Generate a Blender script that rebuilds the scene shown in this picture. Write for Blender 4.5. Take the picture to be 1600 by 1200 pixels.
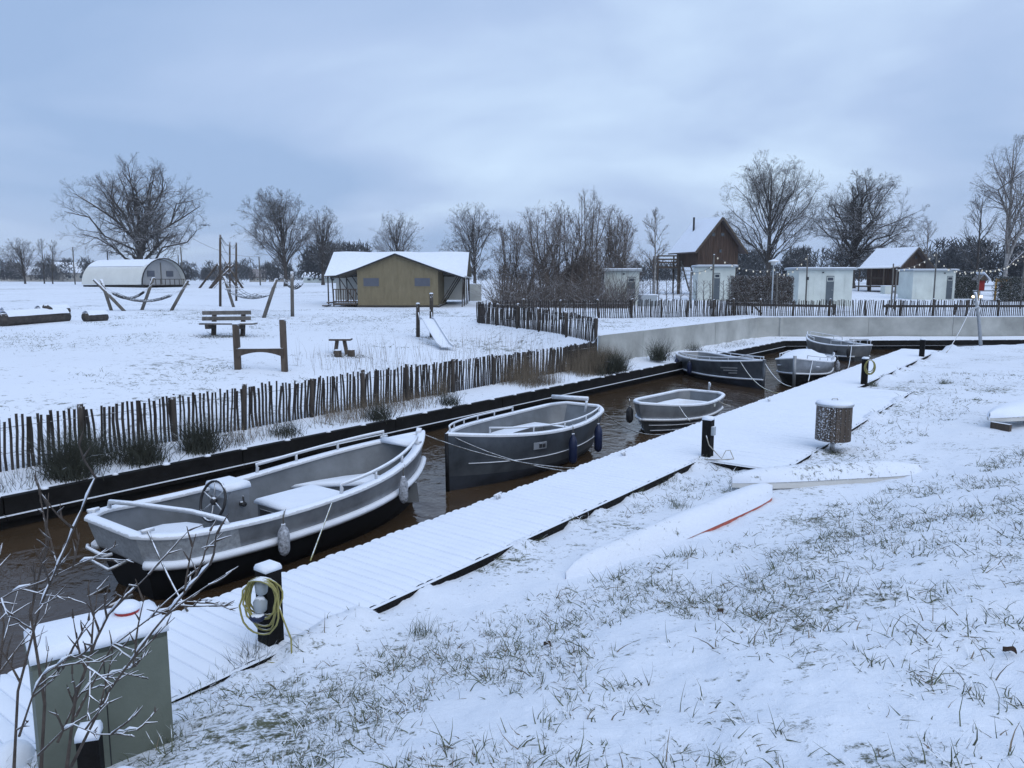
import bpy, math, random
import numpy as np
from math import radians as R, sin, cos, pi
random.seed(7); rng = np.random.default_rng(11)
S = bpy.context.scene
for o in list(bpy.data.objects): bpy.data.objects.remove(o)
COL = S.collection

# ------------------------------------------------------------------ camera, sky, sun, exposure
FPX, PITCH, EYE = 1202.0, R(7.8), 3.75          # focal length in photo pixels, tilt down, eye above the water
cam = bpy.data.objects.new('camera', bpy.data.cameras.new('camera')); COL.objects.link(cam)
cam.location = (0, 0, EYE); cam.rotation_euler = (pi/2 - PITCH, 0, 0)
cam.data.sensor_fit = 'HORIZONTAL'; cam.data.sensor_width = 36; cam.data.lens = 36*FPX/1600
cam.data.clip_start = .05; cam.data.clip_end = 3000
S.camera = cam
SUN_EL, SUN_AZ = R(48), R(150)
W = bpy.data.worlds.new('World'); S.world = W; W.use_nodes = True
nt = W.node_tree; nt.nodes.clear()
def wn(t, **k):
    n = nt.nodes.new(t)
    for a, b in k.items(): setattr(n, a, b)
    return n
wo = wn('ShaderNodeOutputWorld'); bg = wn('ShaderNodeBackground'); bg.inputs[1].default_value = .1
sky = wn('ShaderNodeTexSky', sky_type='NISHITA', sun_disc=False, sun_elevation=SUN_EL, sun_rotation=SUN_AZ)
sky.air_density = 1.2; sky.dust_density = 2.0; sky.ozone_density = 2.0
tc = wn('ShaderNodeTexCoord'); sx = wn('ShaderNodeSeparateXYZ')
nt.links.new(tc.outputs['Generated'], sx.inputs[0])
zz = wn('ShaderNodeMath', operation='MAXIMUM'); zz.inputs[1].default_value = 0.0
nt.links.new(sx.outputs[2], zz.inputs[0])
za = wn('ShaderNodeMath', operation='ADD'); za.inputs[1].default_value = .22; nt.links.new(zz.outputs[0], za.inputs[0])
dv = wn('ShaderNodeVectorMath', operation='DIVIDE'); nt.links.new(tc.outputs['Generated'], dv.inputs[0])
cmb = wn('ShaderNodeCombineXYZ')
for i in range(3): nt.links.new(za.outputs[0], cmb.inputs[i])
nt.links.new(cmb.outputs[0], dv.inputs[1])
flat = wn('ShaderNodeVectorMath', operation='MULTIPLY'); flat.inputs[1].default_value = (1, 1, .15)
nt.links.new(dv.outputs[0], flat.inputs[0])
n1 = wn('ShaderNodeTexNoise'); n1.inputs['Scale'].default_value = .8; n1.inputs['Detail'].default_value = 5
n1.inputs['Roughness'].default_value = .47; n1.inputs['Distortion'].default_value = .35
shf = wn('ShaderNodeVectorMath', operation='ADD'); shf.inputs[1].default_value = (5.5, 8.2, 2.0)
nt.links.new(flat.outputs[0], shf.inputs[0]); nt.links.new(shf.outputs[0], n1.inputs['Vector'])
rp = wn('ShaderNodeValToRGB'); e = rp.color_ramp.elements
e[0].position = .36; e[0].color = (3.1/9, 4.4/9, 6.8/9, 1)
e[1].position = .75; e[1].color = (6.3/9, 7.9/9, 9.8/9, 1)
m_ = e.new(.52); m_.color = (4.15/9, 5.4/9, 7.75/9, 1)
nt.links.new(n1.outputs['Fac'], rp.inputs[0])
x9 = wn('ShaderNodeVectorMath', operation='SCALE'); x9.inputs['Scale'].default_value = 9.0
nt.links.new(rp.outputs[0], x9.inputs[0])
mx = wn('ShaderNodeMix', data_type='RGBA'); mx.inputs[0].default_value = .93       # thick cloud over the clear sky
nt.links.new(sky.outputs[0], mx.inputs[6]); nt.links.new(x9.outputs[0], mx.inputs[7])
nt.links.new(mx.outputs[2], bg.inputs[0]); nt.links.new(bg.outputs[0], wo.inputs[0])
sl = bpy.data.lights.new('sun', 'SUN'); sl.energy = .95; sl.angle = R(70); sl.color = (1, .97, .93)
sun = bpy.data.objects.new('sun', sl); COL.objects.link(sun); sun.rotation_euler = (pi/2 - SUN_EL, 0, pi - SUN_AZ)
sun.location = (0, -20, 40)
vs = S.view_settings; vs.view_transform = 'Standard'; vs.look = 'None'; vs.exposure = .22; vs.gamma = 1; vs.use_curve_mapping = False
S.render.engine = 'CYCLES'

# ------------------------------------------------------------------ the lie of the land
E_ = np.array([.601, .799]); N_ = np.array([.799, -.601])      # along the canal, and across it towards the near bank
def sq(s, q, z=0.): return np.array([s*E_[0]+q*N_[0], s*E_[1]+q*N_[1], z])
def sqof(x, y): return x*E_[0]+y*E_[1], x*N_[0]+y*N_[1]
Q_QUAY, Q_DOCK, Q_LAND, Q_PLAT, Q_WALL, S_END = -12.95, -7.1, -5.6, -4.1, -14.42, 41.2
def sm(a, b, x):
    t = np.clip((x-a)/(b-a), 0, 1); return t*t*(3-2*t)
def hsh(ix, iy):
    n = (ix*374761393 + iy*668265263) & 0xffffffff
    n = ((n ^ (n >> 13))*1274126177) & 0xffffffff
    return ((n ^ (n >> 16)) & 0xffff)/65535.
def vnoise(x, y):
    x = np.asarray(x, float); y = np.asarray(y, float)
    ix = np.floor(x).astype(np.int64); iy = np.floor(y).astype(np.int64); fx = x-ix; fy = y-iy
    fx = fx*fx*(3-2*fx); fy = fy*fy*(3-2*fy)
    return (hsh(ix, iy)*(1-fx)+hsh(ix+1, iy)*fx)*(1-fy)+(hsh(ix, iy+1)*(1-fx)+hsh(ix+1, iy+1)*fx)*fy
CORN = np.array([3.14, 28.3]); DIAG = np.array([-1.6, 34.7])
def far_h(x, y):
    x = np.asarray(x, float); y = np.asarray(y, float)
    s, q = sqof(x, y); d = np.maximum(Q_QUAY-q, 0)
    left = .44+1.42*(1-np.exp(-np.maximum(d-1.6, 0)/9.))+.11*sm(0, 1.4, d)
    right = 1.65+.25*(1-np.exp(-np.maximum(d-1.6, 0)/3.5))
    dv_ = DIAG-CORN; L = np.hypot(*dv_); dv_ = dv_/L
    sd = (x-CORN[0])*dv_[1]-(y-CORN[1])*dv_[0]              # >0 right of the diagonal fence
    al = (x-CORN[0])*dv_[0]+(y-CORN[1])*dv_[1]
    w = sm(-.7-.12*np.maximum(al, 0), .5, sd)*np.where(s > 32, 1., sm(1.5, 1.62, d))
    z = left*(1-w)+right*w
    return z+.82*sm(48, 112, y)
def bank_h(x, y):
    x = np.asarray(x, float); y = np.asarray(y, float)
    s, q = sqof(x, y); u = .57*x-.82*(y-7.3)
    k = .55; sp = np.log1p(np.exp(np.clip(u/k, -30, 30)))*k
    ramp = np.minimum(.275*sp, 9); ramp = 1.78*np.tanh(ramp/1.78*1.08)
    land = np.where((s > 13.2) & (s < 25.2), Q_PLAT, Q_LAND)
    z = .345+.035*np.clip(q-Q_LAND, 0, 9)+ramp
    n = (vnoise(x*1.1, y*1.1)-.5)*.10+(vnoise(x*3.3+9, y*3.3)-.5)*.05+(vnoise(x*9, y*9+5)-.5)*.022
    z = z+n*sm(0, .8, q-land)
    z = z+.13*sm(.56, .82, vnoise(x*1.15+31, y*1.15))*np.exp(-((q-land-.12)/.3)**2)+.07*sm(.5, .8, vnoise(x*4, y*4+13))*np.exp(-((q-land-.06)/.14)**2)
    z = z-.9*sm(.1, .75, land-q)
    return z-1.2*sm(38.6, 39.4, y-.06*(x-20))
CF = np.array([0, cos(PITCH), -sin(PITCH)]); CU = np.array([0, sin(PITCH), cos(PITCH)])
def ray(px, py): return np.array([1., 0, 0])*(px-800)/FPX+CU*(600-py)/FPX+CF
def at(px, py, z):
    d = ray(px, py); return np.array([0, 0, EYE])+d*((z-EYE)/d[2])
def atd(px, py, Y):
    d = ray(px, py); return np.array([0, 0, EYE])+d*(Y/d[1])
def gp(px, py, h=far_h):
    """where the sight line through a photo pixel meets the ground"""
    d = ray(px, py); t = np.linspace(2, 260, 26000); P = np.array([0, 0, EYE])[None]+t[:, None]*d[None]
    k = np.argmax(P[:, 2] < h(P[:, 0], P[:, 1])); p = P[k].copy(); p[2] = float(h(p[0], p[1])); return p
def gxy(x, y, h=far_h): return np.array([x, y, float(h(x, y))])

# ------------------------------------------------------------------ materials
def ramp_node(nd, f, pts):
    r = nd.nodes.new('ShaderNodeValToRGB'); el = r.color_ramp.elements
    for i, (p, c) in enumerate(pts):
        c = c if isinstance(c, tuple) else (c, c, c)
        if i < 2: el[i].position = p; el[i].color = (*c, 1)
        else: q = el.new(p); q.color = (*c, 1)
    nd.links.new(f, r.inputs[0]); return r.outputs[0]
def noise(nd, vec, scale, detail=3, rough=.55, dist=0.):
    n = nd.nodes.new('ShaderNodeTexNoise'); n.inputs['Scale'].default_value = scale; n.inputs['Detail'].default_value = detail
    n.inputs['Roughness'].default_value = rough; n.inputs['Distortion'].default_value = dist
    nd.links.new(vec, n.inputs['Vector']); return n.outputs['Fac']
def mixc(nd, f, a, b):
    m = nd.nodes.new('ShaderNodeMix'); m.data_type = 'RGBA'
    for i, v in ((0, f), (6, a), (7, b)):
        if hasattr(v, 'links') or isinstance(v, bpy.types.NodeSocket): nd.links.new(v, m.inputs[i])
        elif i == 0: m.inputs[0].default_value = v
        else: m.inputs[i].default_value = (*v, 1)
    return m.outputs[2]
def mth(nd, op, a, b=None, clamp=False):
    m = nd.nodes.new('ShaderNodeMath'); m.operation = op; m.use_clamp = clamp
    for i, v in enumerate((a, b)):
        if v is None: continue
        if isinstance(v, bpy.types.NodeSocket): nd.links.new(v, m.inputs[i])
        else: m.inputs[i].default_value = v
    return m.outputs[0]
SNOW = (.82, .87, .95)
MATS = {}
def mat(name, col, rough=.7, metal=0., var=.25, vs_=3., snow=0., bump=.0, bs=40., stretch=(1, 1, 1), spec=.4, obj=False, glow=None):
    """base colour with noise variation; snow in 0..1 is how much settles on upward faces"""
    m = bpy.data.materials.new(name); m.use_nodes = True; nd = m.node_tree
    b = nd.nodes['Principled BSDF']; geo = nd.nodes.new('ShaderNodeNewGeometry'); pos = geo.outputs['Position']
    if obj:
        t = nd.nodes.new('ShaderNodeTexCoord'); pos = t.outputs['Object']
    if stretch != (1, 1, 1):
        v = nd.nodes.new('ShaderNodeVectorMath'); v.operation = 'MULTIPLY'; v.inputs[1].default_value = stretch
        nd.links.new(pos, v.inputs[0]); vec = v.outputs[0]
    else: vec = pos
    f = noise(nd, vec, vs_, 5, .62)
    lo = tuple(c*(1-var) for c in col); hi = tuple(min(1, c*(1+var)) for c in col)
    c = ramp_node(nd, f, [(.3, lo), (.7, hi)])
    rsock = None
    if snow > 0:
        sn = nd.nodes.new('ShaderNodeSeparateXYZ'); nd.links.new(geo.outputs['Normal'], sn.inputs[0])
        nf = noise(nd, pos, 14, 4, .65)
        a = mth(nd, 'ADD', sn.outputs[2], mth(nd, 'MULTIPLY', mth(nd, 'SUBTRACT', nf, .5), .9))
        k = ramp_node(nd, a, [(.98-snow*.75, 0.), (1.12-snow*.75, 1.)])
        c = mixc(nd, k, c, SNOW)
        rr = nd.nodes.new('ShaderNodeMix'); nd.links.new(k, rr.inputs[0]); rr.inputs[2].default_value = rough; rr.inputs[3].default_value = .85
        rsock = rr.outputs[0]
        if metal > 0:
            mm = nd.nodes.new('ShaderNodeMix'); nd.links.new(k, mm.inputs[0]); mm.inputs[2].default_value = metal; mm.inputs[3].default_value = 0
            nd.links.new(mm.outputs[0], b.inputs['Metallic'])
    elif metal > 0: b.inputs['Metallic'].default_value = metal
    nd.links.new(c, b.inputs['Base Color'])
    if rsock: nd.links.new(rsock, b.inputs['Roughness'])
    else: b.inputs['Roughness'].default_value = rough
    b.inputs['Specular IOR Level'].default_value = spec
    if glow:
        b.inputs['Emission Color'].default_value = (*glow[0], 1); b.inputs['Emission Strength'].default_value = glow[1]
    if bump > 0:
        bp = nd.nodes.new('ShaderNodeBump'); bp.inputs['Strength'].default_value = bump; bp.inputs['Distance'].default_value = .02
        nd.links.new(noise(nd, vec, bs, 5, .6), bp.inputs['Height']); nd.links.new(bp.outputs[0], b.inputs['Normal'])
    MATS[name] = m; return m
def ground_mat(name, fine, amount, coarse, grass, lo=.52):
    """snow over turf: blades and bare soil come through in patches"""
    m = bpy.data.materials.new(name); m.use_nodes = True; nd = m.node_tree; b = nd.nodes['Principled BSDF']
    geo = nd.nodes.new('ShaderNodeNewGeometry'); pos = geo.outputs['Position']
    big = noise(nd, pos, coarse, 4, .6); f = noise(nd, pos, fine, 6, .72, .4); f2 = noise(nd, pos, fine*3.7, 3, .7)
    a = mth(nd, 'ADD', mth(nd, 'MULTIPLY', f, .7), mth(nd, 'MULTIPLY', f2, .3))
    a = mth(nd, 'ADD', a, mth(nd, 'MULTIPLY', mth(nd, 'SUBTRACT', big, .5), amount))
    k = ramp_node(nd, a, [(lo+.06, 0.), (lo+.16, 1.)])
    tone = ramp_node(nd, noise(nd, pos, coarse*.4, 3), [(.3, tuple(v*.93 for v in SNOW)), (.7, SNOW)])
    g2 = ramp_node(nd, noise(nd, pos, 6, 3), [(.3, grass), (.7, tuple(v*1.7 for v in grass))])
    nd.links.new(mixc(nd, k, tone, g2), b.inputs['Base Color']); b.inputs['Roughness'].default_value = .9
    b.inputs['Specular IOR Level'].default_value = .25
    h = mth(nd, 'ADD', mth(nd, 'MULTIPLY', f, .6), mth(nd, 'MULTIPLY', big, 1.2))
    bp = nd.nodes.new('ShaderNodeBump'); bp.inputs['Strength'].default_value = .55; bp.inputs['Distance'].default_value = .06
    nd.links.new(h, bp.inputs['Height']); nd.links.new(bp.outputs[0], b.inputs['Normal']); MATS[name] = m; return m
M = MATS
mat('snow', SNOW, .9, var=.03, vs_=4, bump=.35, bs=18, spec=.25)
ground_mat('bank_snow', 9., .55, .55, (.075, .08, .05), .505)
ground_mat('meadow_snow', 3.2, .50, .16, (.075, .08, .06), .515)
mat('dock_snow', SNOW, .9, var=.02, vs_=2, bump=.3, bs=9, spec=.2)
mat('black_wood', (.009, .0085, .0085), .85, var=.5, vs_=4, snow=.36, bump=.4, bs=30, spec=.15)
mat('black_bare', (.008, .0078, .008), .8, var=.5, vs_=4, bump=.4, bs=30, spec=.2)
mat('pale_wood', (.040, .034, .031), .85, var=.55, vs_=9, snow=.3, bump=.3, bs=60, stretch=(1, 1, .25))
mat('post_wood', (.050, .042, .036), .85, var=.5, vs_=8, snow=.45, bump=.4, bs=40, stretch=(1, 1, .25))
mat('brown_wood', (.075, .058, .045), .8, var=.45, vs_=6, snow=.45, bump=.3, bs=40, stretch=(1, 1, .2))
mat('grey_wood', (.12, .11, .098), .85, var=.35, vs_=7, snow=.5, bump=.3, bs=40, stretch=(1, 1, .3))
mat('cabin_wood', (.058, .036, .026), .8, var=.5, vs_=3, snow=.25, bump=.3, bs=20, stretch=(3, 3, .25))
mat('concrete', (.40, .41, .39), .85, var=.28, vs_=.7, snow=.5, bump=.2, bs=30)
mat('alu', (.25, .265, .285), .42, metal=.5, var=.38, vs_=1.6, snow=.42, bump=.08, bs=12)
mat('alu_frost', (.34, .36, .38), .6, metal=.3, var=.25, vs_=20, snow=.62, bump=.35, bs=35)
mat('alu_in', (.20, .215, .23), .5, metal=.45, var=.2, vs_=2.5, snow=.30)
mat('alu_dark', (.095, .108, .125), .38, metal=.5, var=.45, vs_=1.5, snow=.35)
mat('hull_black', (.007, .008, .010), .55, var=.4, vs_=3, snow=.2, spec=.25)
mat('hull_navy', (.03, .036, .048), .45, var=.4, vs_=3, snow=.25)
mat('rail_snow', (.55, .57, .6), .5, metal=.2, var=.1, snow=.75)
mat('plastic_black', (.02, .02, .022), .5, var=.3, snow=.4)
mat('fender', (.32, .34, .38), .8, var=.75, vs_=26, snow=.5, bump=.4)
mat('fender_blue', (.012, .02, .06), .45, var=.3, vs_=10, snow=.45)
mat('rope', (.10, .095, .085), .9, var=.4, vs_=30, snow=.35)
mat('rope_pale', (.34, .32, .27), .9, var=.3, vs_=30, snow=.4)
mat('hose', (.27, .25, .085), .55, var=.2, vs_=10, snow=.3)
mat('cabinet', (.13, .15, .125), .7, var=.16, vs_=3, bump=.15, bs=50)
mat('red', (.30, .025, .025), .5, var=.2)
mat('orange', (.40, .10, .07), .6, var=.3, vs_=12, snow=.6)
mat('yellow', (.62, .33, .04), .6, var=.2, snow=.3)
mat('white_paint', (.58, .62, .58), .65, var=.13, vs_=.9, snow=.3)
mat('trim_grey', (.34, .38, .41), .6, var=.1, snow=.5)
mat('door_grey', (.09, .11, .125), .5, var=.15)
mat('glass', (.05, .06, .075), .08, var=.2, spec=.6)
mat('canvas', (.19, .16, .10), .9, var=.13, vs_=2.5, bump=.2, bs=6, stretch=(2, 2, .5))
mat('canvas_dark', (.16, .14, .11), .9, var=.2, vs_=2)
mat('canvas_white', (.62, .63, .60), .85, var=.06, vs_=.8, snow=.4)
mat('canvas_grey', (.30, .31, .32), .85, var=.1, vs_=1.2)
mat('mesh_window', (.085, .095, .12), .6, var=.1)
mat('bark', (.060, .053, .048), .9, var=.4, vs_=6, snow=.46)
mat('bark_brown', (.125, .105, .092), .9, var=.4, vs_=6, snow=.48)
mat('bark_pale', (.26, .25, .24), .85, var=.5, vs_=5, snow=.35)
mat('bark_near', (.075, .06, .05), .85, var=.4, vs_=20, snow=.64, bump=.3)
mat('far_wood', (.052, .056, .062), .95, var=.5, vs_=.15, snow=.2)
mat('rush', (.045, .05, .038), .85, var=.5, vs_=5, snow=.32)
mat('grass', (.10, .115, .07), .85, var=.5, vs_=9, snow=.42)
mat('straw', (.17, .138, .10), .85, var=.45, vs_=4, snow=.25)
mat('hedge', (.085, .068, .055), .9, var=.5, vs_=3, snow=.4)
mat('leaf', (.07, .04, .025), .8, var=.4)
mat('steel', (.42, .43, .44), .4, metal=.7, var=.12, snow=.4)
mat('pole', (.12, .115, .105), .8, var=.3, snow=.2)
mat('bulb', (.8, .75, .6), .3, glow=((1, .85, .6), .12))
mat('lit', (.9, .8, .6), .3, glow=((1, .8, .5), 4))
mat('rooftile', (.12, .10, .095), .8, var=.2, snow=.3)
mat('house_wall', (.42, .40, .37), .8, var=.1)
mat('board_white', (.55, .55, .53), .5, var=.08, snow=.8)
mat('crow', (.012, .012, .014), .6, var=.2)
mat('tarp', (.40, .42, .45), .7, var=.2, snow=.8)
def frost_mat(name, src, side):
    # snow blown on to one side of an upright thing
    m = M[src].copy(); m.name = name; nd = m.node_tree; b = nd.nodes['Principled BSDF']; old = b.inputs['Base Color'].links[0].from_socket
    g = nd.nodes.new('ShaderNodeNewGeometry'); d = nd.nodes.new('ShaderNodeVectorMath'); d.operation = 'DOT_PRODUCT'; d.inputs[1].default_value = side
    nd.links.new(g.outputs['Normal'], d.inputs[0])
    a = mth(nd, 'ADD', mth(nd, 'MULTIPLY', d.outputs['Value'], .16), noise(nd, g.outputs['Position'], 42, 4, .7))
    nd.links.new(mixc(nd, ramp_node(nd, a, [(.70, 0.), (.75, 1.)]), old, SNOW), b.inputs['Base Color']); M[name] = m
frost_mat('slat_frost', 'brown_wood', (-.85, -.5, 0))
w = bpy.data.materials.new('water'); w.use_nodes = True; nd = w.node_tree; b = nd.nodes['Principled BSDF']
geo = nd.nodes.new('ShaderNodeNewGeometry')
nd.links.new(ramp_node(nd, noise(nd, geo.outputs['Position'], .5, 3), [(.3, (.048, .032, .019)), (.7, (.072, .047, .028))]), b.inputs['Base Color'])
b.inputs['Roughness'].default_value = .07; b.inputs['IOR'].default_value = 1.33
v = nd.nodes.new('ShaderNodeVectorMath'); v.operation = 'MULTIPLY'; v.inputs[1].default_value = (1., 1., 1.)
nd.links.new(geo.outputs['Position'], v.inputs[0])
hh = mth(nd, 'ADD', noise(nd, v.outputs[0], 2.2, 3, .5, .6), mth(nd, 'MULTIPLY', noise(nd, v.outputs[0], 7, 2, .5), .22))
bp = nd.nodes.new('ShaderNodeBump'); bp.inputs['Strength'].default_value = .5; bp.inputs['Distance'].default_value = .05
nd.links.new(hh, bp.inputs['Height']); nd.links.new(bp.outputs[0], b.inputs['Normal']); M['water'] = w

# ------------------------------------------------------------------ mesh helpers
def V(*a): return np.array(a, float)
def nrm(v):
    v = np.asarray(v, float); l = np.linalg.norm(v); return v/l if l > 1e-9 else v
class MB:
    def __init__(s): s.v = []; s.f = []
    def add(s, vs, fs):
        o = len(s.v); s.v += [tuple(map(float, p)) for p in vs]; s.f += [tuple(i+o for i in f) for f in fs]; return s
    def box(s, c, d, rz=0., tilt=None):
        x, y, z = d[0]/2, d[1]/2, d[2]/2; C, Sn = cos(rz), sin(rz); pts = []
        for k in (-z, z):
            for a, b_ in ((-x, -y), (x, -y), (x, y), (-x, y)):
                pts.append((c[0]+a*C-b_*Sn, c[1]+a*Sn+b_*C, c[2]+k))
        return s.add(pts, [(3, 2, 1, 0), (4, 5, 6, 7), (0, 1, 5, 4), (1, 2, 6, 5), (2, 3, 7, 6), (3, 0, 4, 7)])
    def bar(s, p, q, w, h, up=(0, 0, 1), taper=1.):
        p = np.asarray(p, float); q = np.asarray(q, float); d = nrm(q-p); u = np.asarray(up, float)
        if abs(d@u) > .97: u = V(0, 1, 0)
        r = nrm(np.cross(d, u)); u = np.cross(r, d); pts = []
        for P, k in ((p, 1.), (q, taper)):
            for a, b_ in ((-1, -1), (1, -1), (1, 1), (-1, 1)): pts.append(P+r*a*w/2*k+u*b_*h/2*k)
        return s.add(pts, [(0, 1, 2, 3), (7, 6, 5, 4), (0, 4, 5, 1), (1, 5, 6, 2), (2, 6, 7, 3), (3, 7, 4, 0)])
    def tube(s, pts, r, n=6, cap=True, closed=False):
        P = np.asarray(pts, float); k = len(P); rr = np.full(k, r) if np.isscalar(r) else np.asarray(r, float)
        T = np.gradient(P, axis=0) if not closed else np.roll(P, -1, 0)-np.roll(P, 1, 0)
        a = None; vs_ = []
        for i in range(k):
            t = nrm(T[i])
            if a is None: a = nrm(np.cross(t, (0, 0, 1) if abs(t[2]) < .9 else (1, 0, 0)))
            a = nrm(a-t*(a@t)); b_ = np.cross(t, a)
            for j in range(n):
                an = 2*pi*j/n; vs_.append(P[i]+(a*cos(an)+b_*sin(an))*rr[i])
        fs = []
        for i in range(k if closed else k-1):
            for j in range(n):
                A = i*n+j; B = i*n+(j+1) % n; i2 = (i+1) % k; fs.append((A, B, i2*n+(j+1) % n, i2*n+j))
        if cap and not closed: fs += [tuple(range(n))[::-1], tuple((k-1)*n+j for j in range(n))]
        return s.add(vs_, fs)
    def lathe(s, prof, c=(0, 0, 0), n=16):
        vs_ = []; fs = []
        for r, z in prof:
            for j in range(n): a = 2*pi*j/n; vs_.append((c[0]+r*cos(a), c[1]+r*sin(a), c[2]+z))
        for i in range(len(prof)-1):
            for j in range(n): fs.append((i*n+j, i*n+(j+1) % n, (i+1)*n+(j+1) % n, (i+1)*n+j))
        fs += [tuple(range(n))[::-1], tuple((len(prof)-1)*n+j for j in range(n))]
        return s.add(vs_, fs)
    def prism(s, poly, d):
        """poly: list of 3D points, extruded along vector d"""
        n = len(poly); d = np.asarray(d, float); a = [np.asarray(p, float) for p in poly]
        return s.add(a+[p+d for p in a], [tuple(range(n))[::-1], tuple(range(n, 2*n))]+[(i, (i+1) % n, n+(i+1) % n, n+i) for i in range(n)])
    def cap(s, poly, z, h, over=.0, r=.35):
        """a settled layer of snow on a flat outline"""
        P = np.asarray([p[:2] for p in poly], float); c = P.mean(0); n = len(P)
        ring = []
        for k, zz_ in ((1+over, z), (1+over, z+h*.45), (1-.04-over*0-r*.12, z+h*.9), (1-r, z+h)):
            for p in P: ring.append((*(c+(p-c)*k), zz_))
        fs = [tuple(range(n))[::-1]]
        for i in range(3):
            for j in range(n): fs.append((i*n+j, i*n+(j+1) % n, (i+1)*n+(j+1) % n, (i+1)*n+j))
        fs.append(tuple(3*n+j for j in range(n)))
        return s.add(ring, fs)
    def grid(s, A):
        """A: rows x cols x 3"""
        r, c = len(A), len(A[0]); return s.add([p for row in A for p in row], [(i*c+j, i*c+j+1, (i+1)*c+j+1, (i+1)*c+j) for i in range(r-1) for j in range(c-1)])
    def build(s, name, m, parent=None, smooth=False, loc=None, rz=0.):
        me = bpy.data.meshes.new(name); me.from_pydata(s.v, [], s.f); me.update()
        if smooth: me.polygons.foreach_set('use_smooth', [True]*len(me.polygons))
        me.materials.append(M[m] if isinstance(m, str) else m)
        o = bpy.data.objects.new(name, me); COL.objects.link(o)
        if parent: o.parent = parent
        if loc is not None: o.location = tuple(map(float, loc))
        o.rotation_euler.z = rz
        return o
def np_mesh(name, v, f, m, parent=None, smooth=True):
    """v (n,3), f (k,3 or 4) numpy"""
    me = bpy.data.meshes.new(name); n = f.shape[1]
    me.vertices.add(len(v)); me.vertices.foreach_set('co', v.astype(np.float32).ravel())
    me.loops.add(f.size); me.loops.foreach_set('vertex_index', f.astype(np.int32).ravel())
    me.polygons.add(len(f)); me.polygons.foreach_set('loop_start', np.arange(0, f.size, n, dtype=np.int32))
    if smooth: me.polygons.foreach_set('use_smooth', np.ones(len(f), bool))
    me.update(calc_edges=True); me.materials.append(M[m])
    o = bpy.data.objects.new(name, me); COL.objects.link(o)
    if parent: o.parent = parent
    return o
def tag(o, label=None, cat=None, group=None, kind=None):
    if label: o['label'] = label
    if cat: o['category'] = cat
    if group: o['group'] = group
    if kind: o['kind'] = kind
    return o
def empty(name, loc=(0, 0, 0), rz=0., label=None, cat=None, group=None):
    o = bpy.data.objects.new(name, None); COL.objects.link(o); o.location = tuple(map(float, loc)); o.rotation_euler.z = rz
    o.empty_display_size = .1
    return tag(o, label, cat, group)
def sag(p, q, drop, n=10):
    p = np.asarray(p, float); q = np.asarray(q, float); t = np.linspace(0, 1, n)
    P = p[None]*(1-t)[:, None]+q[None]*t[:, None]; P[:, 2] -= drop*4*t*(1-t); return P
# ------------------------------------------------------------------ ground, bank, water
def far_ground():
    # rows run away from the canal; the first rows follow the quay edge and the retaining wall
    ss = np.concatenate([[-400, -200, -100, -60, -30, -15, -8], np.linspace(-5, 24.3, 110), [24.55], np.linspace(24.9, S_END, 50)])
    base = [(sq(s, Q_QUAY-.02)[:2], sq(s, Q_WALL-.10)[:2], -N_) for s in ss]
    c0 = sq(S_END, Q_QUAY-.02)[:2]; cw = sq(S_END, Q_WALL-.10)[:2]
    xs = np.concatenate([np.linspace(.5, 30, 50), [40, 60, 100, 200, 400]])
    for k, x in enumerate(xs):
        a = min(1, x/8.); dr = nrm(-N_*(1-a)+V(.12, 1)*a)
        base.append((c0+V(x, .055*x), cw+V(x+.9*min(1, x/2), .03*x+.1), dr))
    outs = np.concatenate([[0, .3, .8], np.linspace(1.5, 30, 66)-1.5+1.0, [36, 44, 54, 68, 90, 120, 170, 260, 500, 1200]])
    rows = []; rows2 = []
    NL = int(np.argmin(abs(ss-24.55)))
    base = base[:NL+1]+[(base[NL][0], base[NL][1], base[NL][2])]+base[NL+1:]
    for o in outs:
        r = []
        for i, (a, w_, d) in enumerate(base):
            wallside = i > NL
            if wallside:
                if o == 0: p = w_
                else: p = w_+d*o
            else: p = a+d*o
            z = float(far_h(p[0], p[1]))
            if wallside and o == 0: z = 1.62
            z += (vnoise(p[0]*.7, p[1]*.7)-.5)*.07*min(1, o/2.) if o < 60 else 0
            r.append((p[0], p[1], z))
        rows.append(r[:NL+1]); rows2.append(r[NL+1:])
    g = MB().grid(rows).grid(rows2).build('ground', 'meadow_snow', smooth=True); tag(g, kind='structure')
    # lower ledge between quay and wall
    st = [(sq(s, Q_QUAY-.02), sq(s, Q_WALL-.02)) for s in np.linspace(24.2, S_END, 40)]
    st += [(V(*(c0+V(x, .055*x)), 0), V(*(cw+V(x+.9*min(1, x/2), .03*x+.0)), 0)) for x in np.linspace(.5, 60, 40)]
    A = []
    for t in np.linspace(0, 1, 8):
        A.append([(*(a[:2]*(1-t)+b_[:2]*t), .45+.17*t+(vnoise(a[0]*2+t*3, a[1]*2)-.5)*.1) for a, b_ in st])
    tag(MB().grid(A).build('ledge', 'meadow_snow', smooth=True), kind='structure')
    return c0, cw
C0, CW = far_ground()
def near_bank():
    th = np.radians(np.linspace(-100, 100, 520)); r = np.concatenate([[.05, .4], 1.0*1.0145**np.arange(0, 310)]); r = r[r < 75]
    T, Rr = np.meshgrid(th, r); x = Rr*np.sin(T); y = Rr*np.cos(T); z = bank_h(x, y)
    n, k = x.shape; i = np.arange(n*k).reshape(n, k)
    f = np.stack([i[:-1, :-1], i[:-1, 1:], i[1:, 1:], i[1:, :-1]], -1).reshape(-1, 4)
    v = np.stack([x, y, z], -1).reshape(-1, 3)
    keep = (v[f[:, 0], 2] > -.75)
    o = np_mesh('bank', v, f[keep][:, ::-1], 'bank_snow'); tag(o, kind='structure')
near_bank()
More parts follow.
